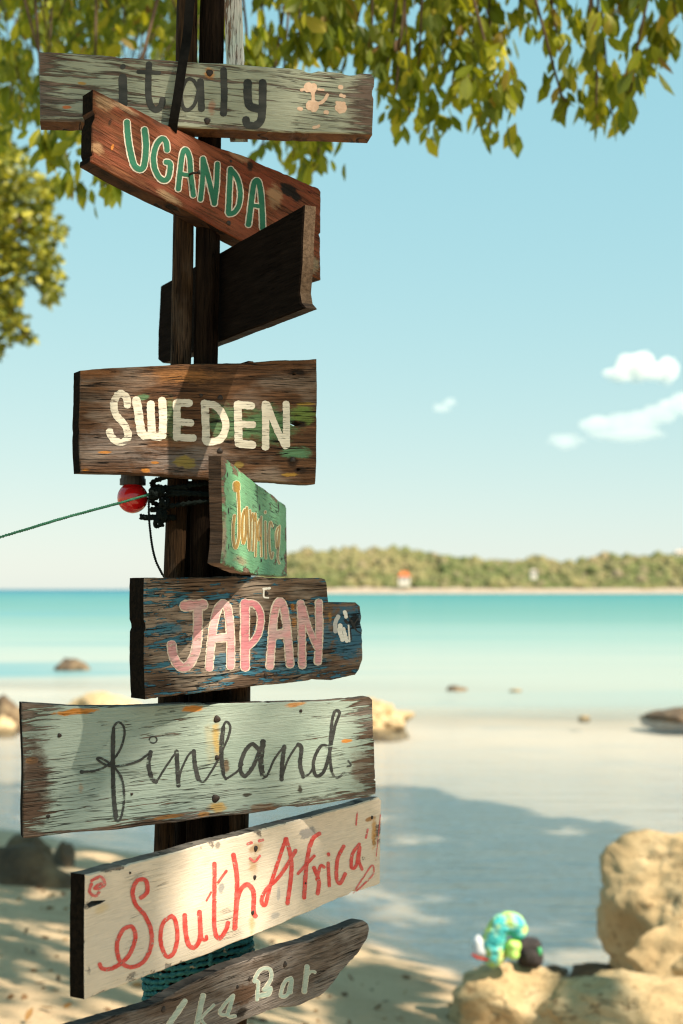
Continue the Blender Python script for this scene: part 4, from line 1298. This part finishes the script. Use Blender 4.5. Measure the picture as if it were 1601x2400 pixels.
# ---- bottom board
bt = Sign('wooden_sign', 'grey driftwood board with pointed end lettered in mint paint, lowest sign on the post', A2,
          [(60, 1118), (300, 1052), (480, 985), (640, 908), (800, 830), (1000, 760), (1200, 692), (1400, 622), (1450, 606), (1472, 620), (1478, 645), (1470, 692), (1420, 770), (1340, 850), (1290, 920), (1250, 962), (1150, 1006), (1050, 1022), (900, 1080), (800, 1130), (600, 1230), (60, 1430)],
          56, 2.55, (920, 900), 0.030,
          [lambda s: wood('driftwood_board', (0.085, 0.058, 0.045), (0.22, 0.17, 0.14), (0.24, 0.205, 0.185), 0.45, None, None, 0, None, 0, 5, 5, 0.1,
                          [stain(s, (880, 960), 90, 60, (0.10, 0.045, 0.02), 0.85, 0.6), stain(s, (560, 1000), 140, 50, (0.10, 0.06, 0.04), 0.7, 0.8), stain(s, (980, 800), 90, 30, (0.07, 0.045, 0.03), 0.7, 0.6),
                           stain(s, (865, 1045), 36, 26, (0.02, 0.012, 0.008), 0.9, 0.5)], 0.7, 8.0, 1.2),
           wood('driftwood_side', (0.035, 0.028, 0.024), (0.10, 0.085, 0.075), None, seed=13, crack=0.6), END_BROWN], tilt=0, seed=9, jit=0.003)
MT = paint('bar_mint', (0.33, 0.43, 0.38), (0.42, 0.48, 0.42), 0.22, 0.3, 0, 0.6, 44, 2)
MC = paint('bar_cream', (0.66, 0.62, 0.50), (0.55, 0.53, 0.44), 0.26, 0.3, 3, 0.6, 44, 2)
for st in ([([(598, 988), (556, 1050), (520, 1110), (540, 1170), (470, 1200)], 22)],
           [([(684, 962), (666, 1040), (648, 1130)], 22), ([(735, 1008), (676, 1075), (716, 1120)], 9)],
           [([(828, 962), (790, 1000), (762, 1046), (800, 1050), (826, 970)], 12), ([(826, 968), (800, 1056), (838, 1062)], 12)],
           [([(940, 985), (945, 900), (926, 896), (955, 842), (998, 836), (1008, 880), (972, 938)], 14), ([(955, 964), (992, 956), (1002, 930), (975, 936)], 20)],
           [([(1104, 880), (1072, 900), (1054, 962), (1086, 958), (1106, 885), (1100, 950)], 14)],
           [([(1180, 824), (1166, 946)], 20), ([(1172, 880), (1196, 850), (1218, 852)], 9)]):
    bt.letter(st, [MT, MC], 3.5, jit=0.2)
for q in ((1075, 815, 15), (495, 1030, 16), (905, 885, 10), (848, 922, 9)): bt.nail(q[:2], q[2])

# ------------------------------------------------------------------ rope, bulb, strap
g = G('rope_teal')
co = g.coord()
n = g.noise(co, 90, 4)
col = g.mix(g.mr(n, 0.35, 0.7), (0.012, 0.085, 0.085), (0.03, 0.17, 0.17))
col = g.mix(g.mr(g.noise(co, 60, 2), 0.66, 0.72), col, (0.35, 0.28, 0.18))
M['teal'] = g.done(g.bsdf(col, 0.7, 0.3, g.bump(n, 0.4, 0.001)))
M['green_rope'] = plain('rope_green', (0.018, 0.10, 0.055), (0.03, 0.15, 0.09), 0.7, 0.3, 200)
M['black_rope'] = plain('rope_black', (0.005, 0.008, 0.007), (0.010, 0.014, 0.013), 0.9, 0.06, 200)


def rope(mb, pts, r, pitch, n=5, mi=0, strands=3):
    pts = [Vector(p) for p in pts]
    up = None
    s = 0.0
    paths = [[] for _ in range(strands)]
    for i, p in enumerate(pts):
        t = (pts[min(i + 1, len(pts) - 1)] - pts[max(i - 1, 0)]).normalized()
        if i: s += (pts[i] - pts[i - 1]).length
        if up is None:
            a = Vector((0, 0, 1)) if abs(t.z) < 0.8 else Vector((1, 0, 0))
            up = (a - t * a.dot(t)).normalized()
        else: up = (up - t * up.dot(t)).normalized()
        si = t.cross(up)
        for k in range(strands):
            an = 2 * math.pi * (k / strands + s / pitch)
            paths[k].append(p + (up * math.cos(an) + si * math.sin(an)) * r * 0.52)
    for q in paths: mb.tube(q, r * 0.56, n, mi)


def fine_path(pts, step): return catmull([tuple(p) for p in pts], step)


# wound teal rope low on the post
mb = MB()
c = at(463, 2270, PD)
path = []
turns = 12
for i in range(turns * 44 + 1):
    a = 2 * math.pi * i / 44
    z = c.z - 0.062 + 0.0115 * i / 44
    path.append((c.x + math.cos(a) * 0.098 * (1 + 0.02 * math.sin(a * 2.3)), PD + 0.012 + math.sin(a) * 0.050, z + 0.012 * math.cos(a) + 0.0015 * math.sin(i * 0.9 + a * 0.37)))
rope(mb, path, 0.0068, 0.026, 5)
kp = at(497, 2236, PD - 0.048)
rope(mb, fine_path([(kp.x - 0.004, kp.y, kp.z + 0.02), (kp.x - 0.002, kp.y - 0.004, kp.z), (kp.x - 0.003, kp.y, kp.z - 0.02)], 0.003), 0.004, 0.02, 5)
o = mb.build('rope', M['teal'], None, True)
tag(o, 'teal rope wound round the post under the South Africa sign', 'rope', 'ropes tied to the post')

# thin green line running off to the left, knotted to the post
RD_ = 2.615
mb = MB()
ln = [at(-700, 1452, 2.40), at(-300, 1345, 2.48), at(0, 1259, 2.54), at(150, 1214, 2.57), at(280, 1179, 2.595), at(352, 1158, RD_)]
rope(mb, fine_path(ln, 0.004), 0.0030, 0.012, 5)
o = mb.build('rope', M['green_rope'], None, True)
tag(o, 'thin green line stretched from the post past the red bulb to the left', 'rope', 'ropes tied to the post')
# dark rope lashed round the poles, with knots
mb = MB()
c = at(436, 1160, PD)
path = []
for i in range(5 * 40 + 1):
    a = 2 * math.pi * i / 40
    path.append((c.x + math.cos(a) * 0.066, PD + 0.02 + math.sin(a) * 0.062, c.z - 0.028 + 0.012 * i / 40 + 0.006 * math.sin(a * 1.3)))
rope(mb, path, 0.0055, 0.02, 5)


def knot(c, r, n=3):
    for k in range(n):
        pp = []
        for i in range(15):
            a = 2 * math.pi * i / 14
            v = Vector((math.cos(a) * r, math.sin(a) * r, 0))
            v = Matrix.Rotation(k * 1.1, 3, 'X') @ Matrix.Rotation(0.8 + k * 1.7, 3, 'Y') @ v
            pp.append(c + v)
        rope(mb, pp, 0.0042, 0.016, 5)


knot(at(360, 1156, RD_), 0.008)
knot(at(376, 1152, RD_ + 0.005), 0.007)
for q in (( 385, 1180), (378, 1205), (372, 1222), (380, 1212)): knot(at(q[0], q[1], RD_ + 0.02), 0.010)
rope(mb, fine_path([at(372, 1152, RD_), at(400, 1146, PD - 0.03), at(440, 1142, PD - 0.045)], 0.003), 0.0045, 0.018, 5)
rope(mb, fine_path([at(330, 1211, RD_ + 0.02), at(345, 1213, RD_ + 0.015), at(372, 1212, RD_ + 0.02), at(410, 1214, PD - 0.02)], 0.003), 0.0058, 0.018, 5)
o = mb.build('rope', M['black_rope'], None, True)
tag(o, 'dark knotted rope lashed round the poles beside the red bulb', 'rope', 'ropes tied to the post')
mb = MB()
rope(mb, fine_path([at(350, 1160, RD_), at(349, 1200, RD_ + 0.01), at(354, 1260, RD_ + 0.015), at(364, 1310, RD_ + 0.02), at(380, 1345, PD - 0.02), at(392, 1362, PD - 0.025)], 0.004), 0.0026, 0.012, 5)
o = mb.build('cord', M['black_rope'], None, True)
tag(o, 'thin dark cord hanging from the knot down to the JAPAN sign', 'cord')

g = G('bulb_red')
M['bulb'] = g.done(g.bsdf((0.50, 0.008, 0.010), 0.12, 0.5, None, **{'Coat Weight': 0.4}))
M['socket'] = plain('socket_black', (0.012, 0.011, 0.011), (0.02, 0.018, 0.017), 0.5, 0.4, 60)
bc = at(311, 1167, 2.66)
lamp = empty('light_bulb', bc)
tag(lamp, 'round red bulb hanging in a black socket below the SWEDEN sign', 'light bulb')
mb = MB()
prof = [(0.0001, -0.0290)] + [(0.0288 * math.sin(t_), -0.0288 * math.cos(t_)) for t_ in [math.pi * k / 20 for k in range(1, 17)]] + [(0.0165, 0.026), (0.0160, 0.032)]
V = [(r * math.cos(2 * math.pi * k / 32), r * math.sin(2 * math.pi * k / 32), z) for r, z in prof for k in range(32)]
Fc = [(i * 32 + k, i * 32 + (k + 1) % 32, (i + 1) * 32 + (k + 1) % 32, (i + 1) * 32 + k) for i in range(len(prof) - 1) for k in range(32)]
mb.add(V, Fc)
mb.build('bulb', M['bulb'], lamp, True)
mb = MB()
for (z0, z1, r) in ((0.024, 0.036, 0.0245), (0.036, 0.060, 0.0225), (0.060, 0.068, 0.016), (0.068, 0.080, 0.007)):
    mb.tube([(0, 0, z0), (0, 0, z1)], r, 20)
so = mb.build('socket', M['socket'], lamp)
mb = MB()
mb.tube(fine_path([(0, 0, 0.078), (0.006, 0.006, 0.105), (0.04, 0.02, 0.115), (0.075, 0.03, 0.10)], 0.006), 0.003, 8)
mb.build('wire', M['socket'], lamp, True)

# black strap hanging in front of the italy board
mb = MB()
M['strap'] = plain('strap_black', (0.005, 0.0045, 0.004), (0.009, 0.008, 0.007), 0.8, 0.06, 80)
sp_ = [(463, -200, 2.62), (446, 0, 2.61), (438, 90, 2.60), (428, 150, 2.575), (416, 230, 2.570), (406, 290, 2.578), (402, 330, 2.60)]
cen = fine_path([at(*q) for q in sp_], 0.01)
V, Fc = [], []
for i, q in enumerate(cen):
    wv_ = 0.0085
    for dx, dy in ((-wv_, -0.0015), (wv_, -0.0025), (wv_, 0.0015), (-wv_, 0.0015)):
        V.append((q.x + dx, q.y + dy, q.z))
for i in range(len(cen) - 1):
    for k in range(4):
        Fc.append((i * 4 + k, i * 4 + (k + 1) % 4, i * 4 + 4 + (k + 1) % 4, i * 4 + 4 + k))
Fc += [(0, 1, 2, 3), tuple(len(V) - 4 + k for k in (3, 2, 1, 0))]
mb.add(V, Fc)
o = mb.build('strap', M['strap'])
tag(o, 'black rubber strap hanging over the italy board', 'strap')

# ------------------------------------------------------------------ trees
LEAF_V = [(0, 0, 0), (0.20, 0.30, 0.03), (0.25, 0.62, 0.02), (0, 1, -0.06), (-0.25, 0.62, 0.02), (-0.20, 0.30, 0.03), (0, 0.5, -0.05)]
LEAF_F = [(0, 1, 6), (1, 2, 6), (2, 3, 6), (3, 4, 6), (4, 5, 6), (5, 0, 6)]
LV_S = [(0, 0, 0), (0.36, 0.5, 0.03), (0, 1, -0.05), (-0.36, 0.5, 0.03)]
LF_S = [(0, 1, 2), (0, 2, 3)]


def leaf(mb, p, d, size, rr, simple=False):
    d = d.normalized()
    a = Vector((rr.uniform(-1, 1), rr.uniform(-1, 1), rr.uniform(-1, 1)))
    s = d.cross(a)
    s = s.normalized() if s.length > 0.05 else d.orthogonal().normalized()
    nrm = s.cross(d)
    wv_ = rr.uniform(0.75, 1.1)
    mb.add([p + s * (v[0] * size * wv_) + d * (v[1] * size) + nrm * (v[2] * size) for v in (LV_S if simple else LEAF_V)], LF_S if simple else LEAF_F)


def leaf_mat(name, stops, trans=0.45):
    g = G(name)
    rn = g.n('ShaderNodeNewGeometry').outputs['Random Per Island']
    col = g.ramp(rn, stops)
    d1 = g.bsdf(col, 0.5, 0.35)
    tl = g.n('ShaderNodeBsdfTranslucent')
    g.put(tl.inputs['Color'], g.mix(1.0, col, (1.5, 1.45, 0.6), 'MULTIPLY'))
    mx = g.n('ShaderNodeMixShader')
    mx.inputs[0].default_value = trans
    g.t.links.new(d1, mx.inputs[1])
    g.t.links.new(tl.outputs[0], mx.inputs[2])
    return g.done(mx.outputs[0])


M['leaf'] = leaf_mat('leaf_olive', [(0.0, (0.085, 0.125, 0.012)), (0.45, (0.17, 0.21, 0.018)), (0.78, (0.27, 0.29, 0.024)), (0.94, (0.45, 0.42, 0.04)), (1.0, (0.20, 0.11, 0.05))], 0.5)
M['leaf2'] = leaf_mat('leaf_sunny', [(0.0, (0.06, 0.085, 0.012)), (0.5, (0.17, 0.19, 0.02)), (1.0, (0.48, 0.44, 0.05))], 0.25)
M['bark'] = plain('bark_brown', (0.11, 0.075, 0.05), (0.06, 0.04, 0.028), 0.9, 0.1, 12, 0.8, 0.02)


def in_frame(p, mx=60, my=40):
    q = to_px(p)
    return q is not None and -mx < q[0] < 1601 + mx and -my < q[1] < 2400


rr = random.Random(11)
TR = Vector((9.0, -1.5, sand_z(9.0, -1.5)))
big = empty('tree', TR)
tag(big, 'large shade tree with drooping olive leaves hanging into the top of the view', 'tree')
mb = MB()
tw = MB()
# (a) hanging sprays in the picture
SPRAYS = [  # px, py of the tip, length in px, leaves
    (1005, 345, 150, 9), (960, 300, 120, 9), (925, 250, 120, 8), (1120, 250, 170, 16), (1150, 338, 110, 7), (1090, 235, 150, 14), (1180, 260, 160, 16), (1215, 60, 80, 6), (1285, 40, 70, 5),
    (1330, 270, 110, 8), (1395, 320, 160, 14), (1410, 250, 160, 12), (1380, 140, 130, 14), (1440, 310, 130, 8), (1475, 250, 130, 9), (1520, 200, 150, 14), (1545, 150, 130, 10), (1590, 70, 90, 6), (1500, 40, 60, 5),
    (1040, 180, 150, 14), (980, 190, 150, 12), (905, 180, 130, 12), (870, 190, 150, 14), (820, 150, 150, 14), (760, 200, 170, 14), (700, 170, 150, 14), (640, 190, 160, 14), (590, 200, 150, 12),
    (725, 425, 120, 12), (690, 400, 110, 8), (610, 370, 90, 5), (650, 340, 110, 6),
    (180, 480, 110, 6), (240, 470, 110, 5), (215, 400, 160, 8), (120, 420, 170, 10), (1310, 110, 120, 10), (1170, 120, 120, 12), (1080, 90, 110, 12), (1440, 80, 110, 12), (930, 90, 110, 12)]
for (px, py, ln_, nl) in SPRAYS:
    d = rr.uniform(4.9, 6.0)
    tip = at(px, py, d)
    k = d / F
    topz = ln_ * k
    sway = rr.uniform(-0.25, 0.25)
    base = tip + Vector((sway * topz, rr.uniform(-0.1, 0.1), topz))
    up2 = base + Vector((sway * 1.0, rr.uniform(-0.2, 0.2), 0.9))
    tw.tube([up2, base, base.lerp(tip, 0.6), tip + Vector((0, 0, 0.05))], [0.007, 0.005, 0.004, 0.002], 5)
    for i in range(nl):
        f = (i + rr.random()) / nl
        p = base.lerp(tip + Vector((0, 0, 0.07)), f) + Vector((rr.gauss(0, 0.035), rr.gauss(0, 0.06), rr.gauss(0, 0.02)))
        for _ in range(3): leaf(mb, p + Vector((rr.gauss(0, 0.02), rr.gauss(0, 0.03), rr.gauss(0, 0.025))), Vector((rr.gauss(0, 0.4), rr.gauss(0, 0.4), -1)), rr.uniform(0.05, 0.115), rr)


# (b) the denser crown edge along the top of the picture
def lower(px):
    pts = [(-80, 360), (60, 350), (150, 330), (250, 300), (330, 270), (420, 250), (560, 160), (700, 150), (850, 120), (960, 95), (1060, 90), (1160, 60), (1230, 0), (1330, 20), (1420, 30), (1480, -20), (1680, -40)]
    for (a, b_), (c_, d_) in zip(pts, pts[1:]):
        if a <= px <= c_: return b_ + (d_ - b_) * (px - a) / (c_ - a)
    return 40


cnt = 0
while cnt < 6800:
    px, py = rr.uniform(-80, 1680), rr.uniform(-160, 400)
    lo = lower(px)
    if py > lo: continue
    dd = rr.uniform(6.0, 9.5) if px < 480 else rr.uniform(5.0, 6.6)
    hole = mnoise.noise(Vector((px * 0.011, py * 0.011, 2.2))) + 0.5 * mnoise.noise(Vector((px * 0.03, py * 0.03, 7.7)))
    thr = 0.42 + 0.5 * max(0, 1 - (lo - py) / 130) - (0.46 if px < 480 else 0.0)
    if py < 0: thr -= 0.3
    if hole < thr - 0.25: cnt += 0.35; continue
    p = at(px, py, dd)
    leaf(mb, p, Vector((rr.gauss(0, 0.5), rr.gauss(0, 0.5), -0.9)), rr.uniform(0.05, 0.115), rr)
    if rr.random() < 0.05: tw.tube([p + Vector((rr.gauss(0, 0.08), 0, 0.35)), p + Vector((rr.gauss(0, 0.03), 0, 0.15)), p], [0.005, 0.004, 0.002], 4)
    cnt += 1


# (c) the crown above and behind the camera, which throws the dappled shade
def shade(qx, qy):
    """how closed the crown is over the ground point (qx, qy) as seen from the sun"""
    rp = [(-9, -0.4), (3, -0.4), (8.5, 0.2), (9.6, 0.9), (10.6, 1.6), (12.5, 2.5), (17, 3.8), (30, 4.2)]
    right = 0.0
    for (a, b_), (c_, d_) in zip(rp, rp[1:]):
        if a <= qy <= c_: right = b_ + (d_ - b_) * (qy - a) / (c_ - a)
    if -5.4 < qx < -1.5 and 6.8 < qy < 9.4: return 0.12
    top = 20.6 if qx < 1.0 else 20.6 - (qx - 1.0) * 1.4
    top += 1.1 * mnoise.noise(Vector((qx * 0.6, 3, 0))) + 0.5 * mnoise.noise(Vector((qx * 2.1, 8, 0)))
    right += 0.3 * mnoise.noise(Vector((qy * 0.7, 9, 0)))
    if qx > right or qy > top: return 0.0
    if qy > 11.5 and qx < -5.6: return 0.0
    if qy < 7.0 and not (-3.6 < qx < -1.0 and 3.2 < qy < 5.2): return 0.3 if mnoise.noise(Vector((qx * 0.9, qy * 0.9, 8.5))) > 0.0 else 0.0
    n = mnoise.noise(Vector((qx * 1.1, qy * 0.8, 5.5))) + 0.6 * mnoise.noise(Vector((qx * 2.6, qy * 2.0, 1.5)))
    if qy < 11.0 or (qx < -1.2 and qy < 13.5): return 1.0 if n > (0.10 if qx > -1.2 else -0.12) else 0.08
    return 1.0 if n > -0.36 else 0.06


SUNHOLES = [(0.02, 1.02, 0.05), (-0.02, 0.86, 0.05), (-0.33, 1.78, 0.07), (-0.30, 1.83, 0.05)]
cnt = 0
tries = 0
while cnt < 52000 and tries < 400000:
    tries += 1
    qx, qy = rr.uniform(-12, 7), rr.uniform(2.0, 21.5)
    sh = shade(qx, qy)
    if sh == 0 or rr.random() > sh: continue
    h = rr.uniform(9.0, 13.5)
    p = Vector((qx, qy, SEA)) + L * (h / L.z)
    kk = (p.y - 2.6) / L.y
    sp3 = p - L * kk
    small = False
    if kk > 0 and -0.85 < sp3.x < 0.2 and 0.4 < sp3.z < 2.9:
        if any((sp3.x - a) ** 2 + (sp3.z - b_) ** 2 < r_ * r_ * 2.2 for a, b_, r_ in SUNHOLES): continue
        keep = 0.45 if sp3.z > 2.25 else 0.52 if 1.6 < sp3.z < 2.08 else 0.42 if 1.0 < sp3.z < 1.33 else 0.22
        if rr.random() > keep: continue
        small = True
    if in_frame(p): continue
    leaf(mb, p, Vector((rr.gauss(0, 1), rr.gauss(0, 1), -0.3)), rr.uniform(0.11, 0.18) if small else rr.uniform(0.15, 0.30), rr, True)
    cnt += 1
mb.build('crown', M['leaf'], big)
for o_ in (big.children[-1],):
    o_.location = -TR
trk = MB()
trk.tube(fine_path([(9.0, -1.5, -0.3), (8.8, -1.3, 1.5), (8.3, -0.8, 4.0), (7.6, -0.1, 6.5), (7.0, 0.8, 9.0)], 0.4), [0.42, 0.40, 0.38, 0.36, 0.35, 0.33, 0.32, 0.30, 0.29, 0.28, 0.27, 0.26, 0.25, 0.24, 0.23, 0.22, 0.2, 0.2, 0.19, 0.18, 0.17, 0.16, 0.15, 0.14, 0.13, 0.12][:len(fine_path([(9.0, -1.5, -0.3), (8.8, -1.3, 1.5), (8.3, -0.8, 4.0), (7.6, -0.1, 6.5), (7.0, 0.8, 9.0)], 0.4))] + [0.12] * max(0, len(fine_path([(9.0, -1.5, -0.3), (8.8, -1.3, 1.5), (8.3, -0.8, 4.0), (7.6, -0.1, 6.5), (7.0, 0.8, 9.0)], 0.4)) - 26), 12, 0, True, 0.2)
LIMBS = [[(8.3, -0.8, 4.0), (5.5, 2.5, 5.6), (2.5, 5.0, 5.6), (-1.5, 6.0, 5.2)], [(8.0, -0.5, 5.2), (6.0, 4.0, 7.5), (5.0, 8.0, 8.5), (4.0, 12.0, 9.2)],
         [(7.6, -0.1, 6.5), (4.0, 1.0, 8.0), (0.0, 2.0, 8.8), (-3.0, 4.0, 9.0)], [(7.4, 0.2, 7.2), (8.5, 4.0, 9.5), (9.5, 8.0, 10.0)], [(7.6, -0.1, 6.5), (6.0, -4.0, 9.0), (4.0, -7.0, 10.0)], [(7.0, 0.8, 9.0), (4.0, 4.0, 10.5), (1.0, 7.0, 10.8)]]
for lm in LIMBS:
    pth = fine_path(lm, 0.4)
    trk.tube(pth, [0.15 * (1 - 0.8 * i / len(pth)) for i in range(len(pth))], 8, 0, True, 0.2)
trk.add(tw.v, tw.f, 0)
to = trk.build('trunk', M['bark'], big, True)
to.location = -TR

# sunlit tree whose crown edge reaches in from the left
T2 = Vector((-6.4, 13.5, sand_z(-6.4, 13.5)))
t2 = empty('tree', T2)
tag(t2, 'small leaved yellow green tree with sunlit top at the left edge of the view', 'tree')
mb = MB()
rr = random.Random(21)
CL = [(-60, 400, 130, 60), (20, 395, 50, 50), (90, 450, 45, 45), (50, 470, 70, 45), (-20, 520, 80, 60), (100, 530, 45, 40), (60, 570, 60, 40), (140, 550, 20, 18), (120, 640, 22, 70), (70, 620, 45, 40), (20, 650, 45, 60), (115, 690, 12, 30),
      (10, 720, 40, 50), (35, 760, 25, 40), (60, 785, 20, 15), (-40, 650, 80, 120), (-40, 800, 60, 40), (-150, 500, 160, 180), (-300, 450, 200, 220)]
for (px, py, rx, ry) in CL:
    nlv = int(rx * ry / 9)
    for i in range(nlv):
        a = rr.uniform(0, 2 * math.pi)
        q = math.sqrt(rr.random())
        if mnoise.noise(Vector(((px + q * rx * math.cos(a)) * 0.035, (py + q * ry * math.sin(a)) * 0.035, 1.1))) < -0.22: continue
        p = at(px + math.cos(a) * q * rx, py + math.sin(a) * q * ry, 12.4 + rr.gauss(0, 0.35))
        leaf(mb, p, Vector((rr.gauss(0, 1), rr.gauss(0, 1), rr.gauss(-0.3, 0.6))), rr.uniform(0.06, 0.11), rr, True)
for i in range(9000):
    v = Vector((rr.gauss(0, 1), rr.gauss(0, 1), rr.gauss(0, 1))).normalized() * rr.uniform(0.6, 1.0)
    p = Vector((-6.4 + v.x * 2.6, 13.2 + v.y * 2.4, 5.6 + v.z * 2.0))
    if in_frame(p, 10, 10): continue
    leaf(mb, p, Vector((rr.gauss(0, 1), rr.gauss(0, 1), -0.2)), rr.uniform(0.1, 0.18), rr, True)
c2 = mb.build('crown', M['leaf2'], t2)
c2.location = -T2
trk = MB()
trk.tube(fine_path([(-6.4, 13.5, T2.z - 0.3), (-6.3, 13.4, 2), (-6.2, 13.2, 4.2), (-6.0, 13.0, 6.0)], 0.4), 0.14, 10, 0, True, 0.2)
trk.tube(fine_path([(-6.2, 13.2, 4.2), (-4.6, 12.8, 5.0), (-3.2, 12.4, 4.9), (-2.7, 12.4, 4.6)], 0.3), 0.035, 7)
trk.tube(fine_path([(-6.2, 13.2, 3.6), (-4.6, 12.8, 4.2), (-3.2, 12.4, 4.1), (-2.75, 12.4, 3.7)], 0.3), 0.03, 7)
o = trk.build('trunk', M['bark'], t2, True)
o.location = -T2

# fallen leaves and twigs on the sand
M['litter'] = leaf_mat('fallen_leaf', [(0.0, (0.10, 0.05, 0.02)), (0.5, (0.22, 0.12, 0.05)), (1.0, (0.34, 0.20, 0.08))], 0.15)
mb = MB()
rr = random.Random(5)
for i in range(420):
    x, y = rr.uniform(-3.2, 1.2), rr.uniform(5.5, 11.5)
    if shore(x, y) > -1.0: continue
    leaf(mb, Vector((x, y, sand_z(x, y) + 0.012)), Vector((rr.gauss(0, 1), rr.gauss(0, 1), rr.gauss(0, 0.15))), rr.uniform(0.03, 0.09), rr)
tag(mb.build('leaf_litter', M['litter']), 'dry brown leaves scattered over the shaded sand', kind='stuff')
